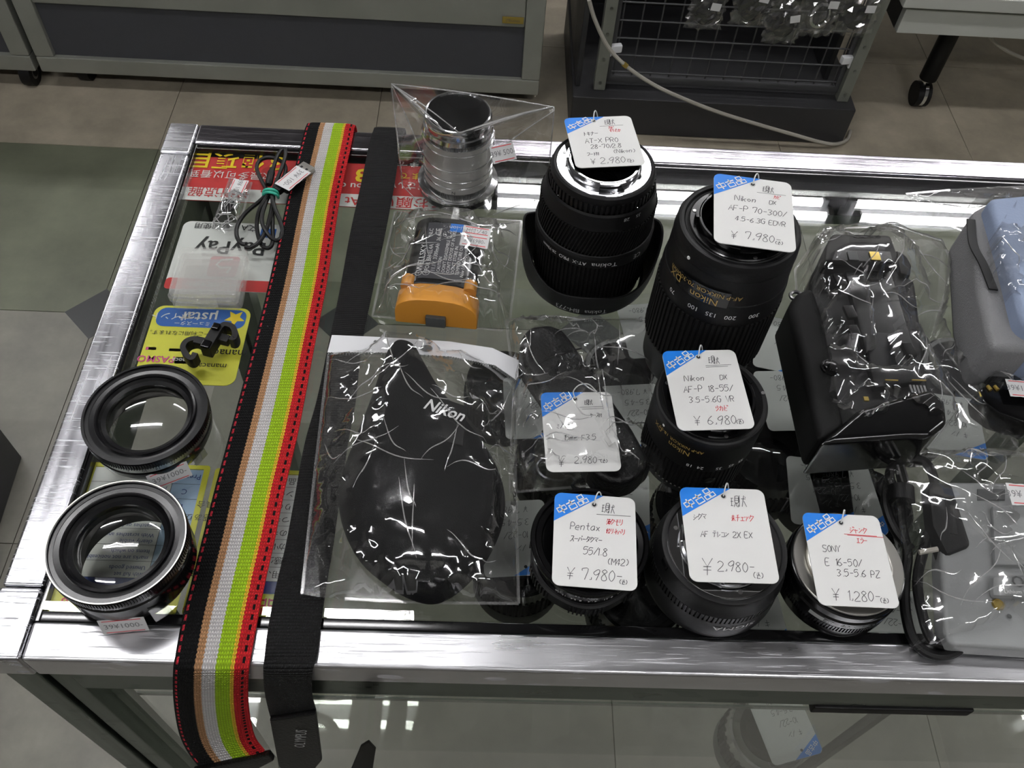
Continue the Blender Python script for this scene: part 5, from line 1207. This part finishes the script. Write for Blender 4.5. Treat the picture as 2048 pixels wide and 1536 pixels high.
mxt = price_tag([(1090, 787), (1233, 784), (1232, 943), (1083, 943)], .0290, 'blue cornered price tag inside the bag with the leather pouch',
  [('現状', .60, .83, .075), ('ケース付', .66, .67, .055), ('ミノックス', .18, .53, .065), ('15mm F3.5', .26, .38, .075), ('¥', .16, .06, .12), ('2,980-', .38, .10, .09), (N9, .72, .10, .05)], [], [(.53, .86, .80), (.56, .86, .775)], hole=(.48, .91),
  string=[(0, 0, .0006), (-.001, .004, .003), (.003, .0075, .005), (.009, .0085, .004), (.014, .005, .001)])
lbg = film_bag('plastic_bag', 'clear crinkled bag over the leather pouch and its price tag', [(1012, 640), (1110, 634), (1300, 640), (1306, 700), (1303, 790), (1340, 985), (1295, 978), (1180, 972), (1020, 985), (1022, 900), (1028, 770)], pts_of(lc, 2)+pts_of(mxt, 3, .0015), 33, amp=.0030, sag=.3)
# --- battery grip in a bag
bg_ol = [(1665, 465), (1782, 468), (1796, 505), (1832, 530), (1858, 760), (1893, 800), (1897, 846), (1865, 872), (1815, 872), (1640, 885), (1628, 830), (1577, 612), (1590, 582), (1625, 530)]
p = at(1740, 680, 0); gp = thing('battery_grip', 'large black camera battery grip lying in a clear bag right of the tall zoom lens', 'battery grip', (p.x, p.y, T+.0008))
gb = prism_px([(1665, 478), (1782, 480), (1800, 540), (1832, 560), (1858, 770), (1870, 815), (1640, 868), (1632, 830), (1606, 640), (1625, 545)], .001, .030); gb.build('grip_body', 'black', gp, world=True, bevel=.004, bseg=3)
prism_px([(1577, 612), (1592, 582), (1628, 568), (1652, 640), (1695, 860), (1640, 880), (1628, 830)], .001, .038).build('rubber_grip', 'rubber', gp, world=True, bevel=.006, bseg=3)
prism_px([(1665, 465), (1782, 468), (1796, 505), (1790, 528), (1650, 520), (1652, 490)], .001, .044).build('end_block', 'black', gp, world=True, bevel=.003)
pl = prism_px([(1672, 500), (1780, 503), (1786, 524), (1664, 520)], .040, .0452).build('end_recess', 'black_gloss', gp, world=True)
for x, w_ in ((1706, 'grey_dk'), (1750, 'nick')): 
    c = at(x, 512, .0458); MB().box(c, (.007, .008, .0008)).build('terminal', w_, gp, world=True, bevel=.0003)
prism_px([(1792, 495), (1815, 510), (1826, 530), (1822, 552), (1800, 545)], .004, .034).build('dial', 'black', gp, world=True, bevel=.003)
prism_px([(1690, 540), (1782, 535), (1850, 760), (1750, 775)], .029, .036).build('battery_tray', 'anod', gp, world=True, bevel=.002)
for (x, y) in ((1700, 625), (1708, 665), (1680, 560), (1818, 700)): 
    c = at(x, y, .0365); MB().box(c, (.007, .011, .003), rz=R(8)).build('catch', 'black_gloss', gp, world=True, bevel=.0006)
foot = prism_px([(1640, 885), (1720, 815), (1862, 775), (1893, 800), (1897, 846), (1865, 872), (1815, 872)], .001, .042).build('foot_block', 'black_gloss', gp, world=True, bevel=.004, bseg=3)
for k in range(5): c = at(1822+k*7, 778+k*.4, .0375); MB().box(c, (.0014, .006, .001)).build('contact', 'steel', gp, world=True)
for x0, x1 in ((1770, 1796), (1824, 1852)): a, b = at(x0, 760, .0375), at(x1, 761, .0375); MB().tube([a, b], .0005, 6).build('brass_edge', 'nick', gp, world=True)
MB().lathe([(.0001, .0032), (.0035, .0032), (.0045, .0026), (.0048, .0005), (.0060, .0004), (.0062, -.001)], 24).xf(Matrix.Translation(at(1660, 735, .0385))).build('knob', 'black_gloss', gp, world=True)
m = MB(); cL = at(1593, 592, .034); m.tube([cL+Vector((.0042*math.cos(t), .0036*math.sin(t), 0)) for t in [2*PI*k/20 for k in range(20)]], .0013, 8, closed=True); m.build('strap_eye', 'steel', gp, world=True)
c = at(1732, 798, .0425); MB().box(c, (.003, .003, .0012)).build('lens_window', 'nick', gp, world=True)
gbag = film_bag('plastic_bag', 'large crinkled clear bag around the black battery grip', [(1590, 540), (1650, 458), (1790, 452), (1885, 482, .004), (1898, 520, .006), (1893, 575, .004), (1866, 670), (1905, 720), (1960, 795), (2042, 905), (1940, 905), (1800, 902), (1620, 905), (1606, 800), (1600, 690)], pts_of(gp, 2, .0012), 44, amp=.0036, sag=.3)
# --- blue grey fabric pouch in a bag
p = at(2010, 560, 0); bp = thing('fabric_pouch', 'blue grey fabric pouch with grey mesh side in a bag at the right edge', 'pouch', (p.x, p.y, T+.0008))
prism_px([(1978, 392), (2110, 380), (2160, 560), (2140, 690), (2046, 640), (2010, 500)], .001, .060).build('pouch_top', 'pouch_blue', bp, world=True, bevel=.006, bseg=3)
sidep = [at(1958, 412, .028), at(1978, 394, .052), at(2010, 500, .056), at(2048, 640, .056), at(2060, 690, .03), at(1985, 690, .012), at(1962, 590, .012)]
prism_px([(1945, 420), (1982, 398), (2014, 505), (2052, 645), (2080, 700), (1985, 695), (1960, 590)], .001, .046).build('mesh_side', 'pouch_grey', bp, world=True, bevel=.006, bseg=3)
zp = smooth_path([at(1940, 440, .044), at(1945, 490, .046), at(1965, 530, .0478), at(1985, 580, .0478)], 6); m = MB(); 
for q in zp: m.v += [q+Vector((-.003, 0, .0004)), q+Vector((.003, -.001, .0004)), q+Vector((.003, -.001, .0014)), q+Vector((-.003, 0, .0014))]
m.f = [(i*4+j, i*4+(j+1) % 4, i*4+4+(j+1) % 4, i*4+4+j) for i in range(len(zp)-1) for j in range(4)]+[(3, 2, 1, 0), tuple(len(zp)*4-4+j for j in range(4))]
m.build('black_tab', 'black_matte', bp, world=True)
film_bag('plastic_bag', 'clear bag with a pointed corner around the blue grey fabric pouch', [(1812, 388, .020), (1900, 380, .02), (2060, 372, .012), (2180, 400), (2200, 600), (2150, 730), (2010, 712), (1950, 702), (1915, 660), (1912, 575), (1955, 512, .006), (1945, 470, .012), (1870, 440, .016)], pts_of(bp, 1, .0014), 55, amp=.0034, sag=.35, mat='film_soft')
# --- small charger in a bag
p = at(2010, 800, 0); sc_ = thing('plug_adapter', 'black plug adapter in a clear bag at the right edge under the fabric pouch', 'adapter', (p.x, p.y, T+.0008))
prism_px([(1960, 775), (1990, 758), (2080, 800), (2075, 850), (2000, 825), (1965, 800)], .001, .022).build('adapter_body', 'black_gloss', sc_, world=True, bevel=.003)
prism_px([(1975, 735), (2080, 745), (2080, 765), (1980, 760)], .001, .016).build('adapter_tail', 'black', sc_, world=True, bevel=.002)
for k in range(2): MB().tube([at(1975+k*14, 772, .0225), at(1982+k*14, 780, .0230)], .0012, 8).build('prong', 'nick', sc_, world=True)
sbag = film_bag('plastic_bag', 'small clear bag with price sticker at the right edge over the plug adapter', [(1952, 716), (2060, 728), (2140, 760), (2140, 880), (2030, 838), (1968, 806), (1946, 760)], pts_of(sc_, 1), 66, amp=.0026)
sticker(sbag, at(2046, 778, .027), R(-4), ['39¥1980-'], .0200, .0140)
# --- grey cradle and power cord in a bag
p = at(1985, 1130, 0); gd = thing('charging_cradle', 'grey plastic device cradle with embossed name at the right edge', 'cradle', (p.x, p.y, T+.0008))
prism_px([(1885, 975), (1900, 962), (2140, 965), (2140, 1305), (1905, 1290), (1890, 1270), (1882, 1120)], .001, .016).build('cradle_body', 'grey_dev', gd, world=True, bevel=.0035, bseg=3)
prism_px([(1985, 1010), (2140, 1005), (2140, 1130), (1990, 1130)], .0155, .0195).build('dock_ridge', 'grey_dev', gd, world=True, bevel=.0015)
prism_px([(1955, 978), (2010, 978), (2010, 1000), (1955, 1000)], .0158, .0166).build('dock_slot', 'grey_dk', gd, world=True)
prism_px([(1985, 1150), (2140, 1152), (2140, 1196), (1985, 1192)], .0155, .0215).build('name_bar', 'grey_dev', gd, world=True, bevel=.003)
m = MB(); c = at(2023, 1164, .0220); put_text(m, 'OLYMPUS', .0095, c.x, c.y, c.z, 0, 'LEFT', .015); m.build('lettering', 'grey_dk', gd, world=True, flat=True)
m = MB(); c = at(2008, 1183, .0220); put_text(m, 'Lithium ion battery charger', .0034, c.x, c.y, c.z, 0, 'LEFT'); m.build('small_lettering', 'prtwhite', gd, world=True, flat=True)
MB().lathe([(.0001, .0004), (.0026, .0004), (.0030, .0010), (.0036, 0)], 20).xf(Matrix.Translation(at(1996, 1209, .0162))).build('screw_recess', 'nick', gd, world=True)
MB().lathe([(.0001, .0004), (.0014, .0004)], 14).xf(Matrix.Translation(at(2018, 1233, .0164))).build('rivet', 'grey_dk', gd, world=True)
p = at(1840, 1110, 0); pw = thing('power_cord', 'looped black power cord with plug in a bag beside the grey cradle', 'cable', (p.x, p.y, T+.0008))
W = lambda L: smooth_path([at(x, y, z/1000) for x, y, z in L], 8)
for L in ([(1800, 990, 8), (1780, 960, 8), (1785, 935, 9), (1815, 918, 10), (1850, 925, 10), (1868, 960, 10), (1870, 1020, 9), (1850, 1090, 8), (1835, 1160, 7), (1845, 1230, 7), (1865, 1280, 6), (1905, 1290, 5), (1940, 1270, 5), (1948, 1220, 5), (1925, 1140, 6)],
          [(1800, 1010, 6), (1805, 1060, 5), (1815, 1110, 4), (1810, 1170, 4), (1812, 1230, 4), (1830, 1285, 4), (1870, 1310, 4), (1915, 1300, 5), (1928, 1260, 8), (1905, 1180, 9), (1875, 1100, 9), (1865, 1040, 6)],
          [(1775, 960, 4), (1772, 1010, 4), (1790, 1060, 4), (1822, 1100, 4)]):
    MB().tube(W(L), .0030, 10).build('cord', 'cord', pw, world=True)
pbd = MB().tube([at(1803, 1005, .010), at(1801, 975, .011)], .0078, 14); pbd.build('plug_body', 'black', pw, world=True)
for k in (-1, 1): MB().box(at(1803+k*6, 950, .011), (.0012, .012, .005)).build('prong', 'steel', pw, world=True)
MB().tube([at(1895, 1080, .011), at(1885, 1010, .011)], .0085, 14).build('appliance_plug', 'black', pw, world=True)
prism_px([(1855, 960), (1905, 965), (1945, 1090), (1895, 1110), (1865, 1050)], .006, .019).build('adapter_block', 'black', pw, world=True, bevel=.003)
prism_px([(1895, 1200), (1950, 1210), (1952, 1275), (1915, 1290), (1890, 1260)], .004, .014).build('figure_eight_plug', 'black_gloss', pw, world=True, bevel=.003)
MB().tube([at(1838, 1105, .016), at(1875, 1098, .018)], .0016, 8).build('cable_tie', 'cable_white', pw, world=True)
cb_ = film_bag('plastic_bag', 'clear shiny bag over the looped power cord and grey cradle', [(1728, 908, .004), (1800, 915), (1900, 912), (2150, 905), (2160, 1300), (2048, 1296), (2010, 1225, .012), (1960, 1262, .004), (1880, 1300), (1822, 1314), (1812, 1260), (1805, 1130), (1770, 1010), (1742, 960)], pts_of(gd, 2, .001)+pts_of(pw, 3, .001), 77, amp=.0040, sag=.25)
sticker(cb_, at(2049, 990, .029), R(-3), ['39¥ 500-'], .0190, .0150)
# --- little pouch with a cap, upper left
p = c4(960, 700, 0); cp_ = thing('body_cap', 'small dark cap in the narrow clear sleeve near the payment card', 'cap', (p.x, p.y, T+.0008))
MB().lathe([(.0001, .004), (.0048, .004), (.0056, .0034), (.0058, 0), (.0046, -.0006), (.0001, -.0006)], 28).xf(Matrix.Translation((0, 0, .001))).build('cap_disc', 'black_gloss', cp_)
MB().lathe([(.0022, .0052), (.0040, .0050), (.0042, .0054), (.0030, .0060)], 24).build('cap_ring', 'anod', cp_)
def c4p(x, y): return (200+x/3.724, 230+y/3.724)
sl = film_bag('plastic_sleeve', 'narrow clear sleeve with price sticker lying between notice and memory card cases', [c4p(970, 470), c4p(1130, 500), c4p(1085, 660), c4p(1030, 850), c4p(930, 880), c4p(835, 840), c4p(900, 660)], pts_of(cp_, 1), 88, amp=.0016, cell=.004)
c = c4(1028, 535, .0045); sticker(sl, c, R(262), ['39¥ 100-'], .0165, .0120)
# ================================================================== GOODS ON THE LOWER GLASS SHELF
ZL = -.1348
def shelf_lens(px, py, r, h, label, tagpx=None, ta=0, front='black_gloss', silver=False):
    c = at(px, py, ZL+h); o = thing('shelf_lens', label, 'lens', (c.x, c.y, T+ZL), 'lenses on the lower shelf')
    MB().lathe([(r*.92, .0004), (r*.97, 0), (r, .004), (r, h*.35)], 48, capb=True).build('barrel', 'black', o)
    MB().ribs(r*.97, r*1.01, h*.35, h*.72, 48).build('grip', 'rubber', o)
    MB().lathe([(r*.97, h*.72), (r*.95, h*.97), (r*.90, h), (r*.80, h), (r*.78, h*.94)], 48).build('mount_collar', 'chrome' if silver else 'black_gloss', o)
    MB().lathe([(r*.78, h*.95), (r*.6, h*.8), (.0001, h*.8)], 36).build('throat', 'anod_in', o)
    MB().lathe([(.0001, h*.9), (r*.3, h*.88), (r*.58, h*.81)], 32).build('rear_element', 'optic_dark', o)
    return o
def shelf_tag(px, py, z, ang, label, blue=True):
    c = at(px, py, ZL+z); o = thing('shelf_price_tag', label, 'price tag', c, 'price tags on the lower shelf'); o.rotation_euler.z = R(180+ang)
    W_, H_ = .0462, .0572
    MB().prism(rrect(W_, H_, .004), -.0003, .0003).build('card', 'shelf_tag', o)
    MB().poly([(-W_/2+.026, H_/2, .0005), (-W_/2+.003, H_/2, .0005), (-W_/2, H_/2-.003, .0005), (-W_/2, H_/2-.0156, .0005)]).build('blue_corner', 'blue', o, flat=True)
    MB().lathe([(.0001, .0006), (.0012, .0006)], 12, (-.0055, .0225, 0)).build('hole', 'prtblack', o, flat=True)
    m = MB(); rr = random.Random(int(px+py))
    m2 = MB()
    for k, t_ in enumerate(('キヤノン', '10-22/', '3.5-4.5', '¥ 7,980-')): hand(m, t_, -.012+rr.uniform(-.002, .002), .006-k*.010, .0050, .0006)
    put_text(m2, '中古品', .0052, -W_/2+.0085, H_/2-.0060, .0007, R(33), 'CENTER', .01); m2.build('printed_lettering', 'prtwhite', o, flat=True)
    m.build('handwriting', 'ink', o, flat=True)
    return o
for px, py, r, h, l_, sv in ((1245, 735, .033, .045, 'dark lens on the lower shelf seen below the bag with the leather pouch', True), (1545, 905, .034, .05, 'dark lens on the lower shelf right of the short kit lens', False),
     (1282, 1180, .033, .05, 'dark lens on the lower shelf between standard lens and teleconverter', False), (1010, 760, .032, .05, 'dark lens on the lower shelf right of the header strip', False),
     (1040, 1110, .032, .05, 'dark lens on the lower shelf beside the lower right of the header bag', False), (1520, 690, .034, .04, 'dark lens on the lower shelf right of the tallest zoom lens', False),
     (1668, 945, .034, .05, 'dark lens on the lower shelf behind the pancake zoom lens', False), (1400, 1010, .034, .05, 'dark lens on the lower shelf behind the teleconverter tag', False), (1925, 735, .035, .05, 'dark lens on the lower shelf right of the battery grip', True),
     (1120, 900, .033, .05, 'dark lens on the lower shelf under the leather pouch tag', False), (1850, 800, .034, .05, 'dark lens on the lower shelf under the foot of the battery grip', False), (1740, 1010, .034, .045, 'dark lens on the lower shelf above the pancake zoom tag', False)):
    shelf_lens(px, py, r, h, l_, silver=sv)
ZL2 = -.36
sh2 = pt('glass_shelf', rail_box(-.222, X1-.02, .2000, .545, ZL2-.0055, ZL2-.0005), 'shelf_glass')
c_ = at(1540, 1462, ZL2+.06); o = thing('shelf_lens', 'lens with tag seen through the front glass at the bottom right', 'lens', (c_.x, c_.y, T+ZL2), 'lenses on the lower shelf')
r, h = .036, .060
MB().lathe([(r*.92, .0004), (r*.97, 0), (r, .004), (r, h*.35)], 48, capb=True).build('barrel', 'grey_dk', o); MB().ribs(r*.97, r*1.01, h*.35, h*.72, 30).build('grip', 'rubber', o)
MB().lathe([(r*.97, h*.72), (r*.95, h*.97), (r*.90, h), (r*.72, h), (r*.70, h*.92)], 48).build('mount_collar', 'chrome', o); MB().lathe([(r*.70, h*.93), (r*.5, h*.8), (.0001, h*.8)], 36).build('throat', 'anod_in', o)
for px, py, z, a, l_ in ((1235, 1010, .052, -4, 'upside down tag on the lower shelf above the standard lens tag'), (1300, 660, .05, 8, 'upside down tag on the lower shelf beside the tallest zoom lens foot'), (1565, 690, .052, -12, 'upside down tag on the lower shelf between tall zoom and battery grip'),
     (1578, 800, .052, 4, 'upside down tag on the lower shelf right of the short kit lens tag'), (1068, 815, .05, 3, 'upside down tag on the lower shelf left of the leather pouch tag'), (1270, 830, .05, 6, 'upside down tag on the lower shelf under the lower leather pouch'),
     (1905, 850, .052, -8, 'upside down tag on the lower shelf beside the battery grip foot'), (1500, 1225, .02, 4, 'upside down tag on the lower shelf between teleconverter and pancake lens'), (1790, 1250, .02, -10, 'upside down tag on the lower shelf right of the pancake lens'),
     (1030, 1075, .052, 5, 'upside down tag on the lower shelf at the right hem of the header bag'), (1640, 985, .052, -6, 'upside down tag on the lower shelf above the pancake lens tag'), (1695, 1000, .052, 3, 'upside down tag on the lower shelf under the power cord bag')):
    shelf_tag(px, py, z, a, l_)
tf = shelf_tag(1555, 1440, .062, 15, 'upside down tag on the lens behind the front glass'); tf.location = (o.location.x+.012, o.location.y+.004, T+ZL2+.064)
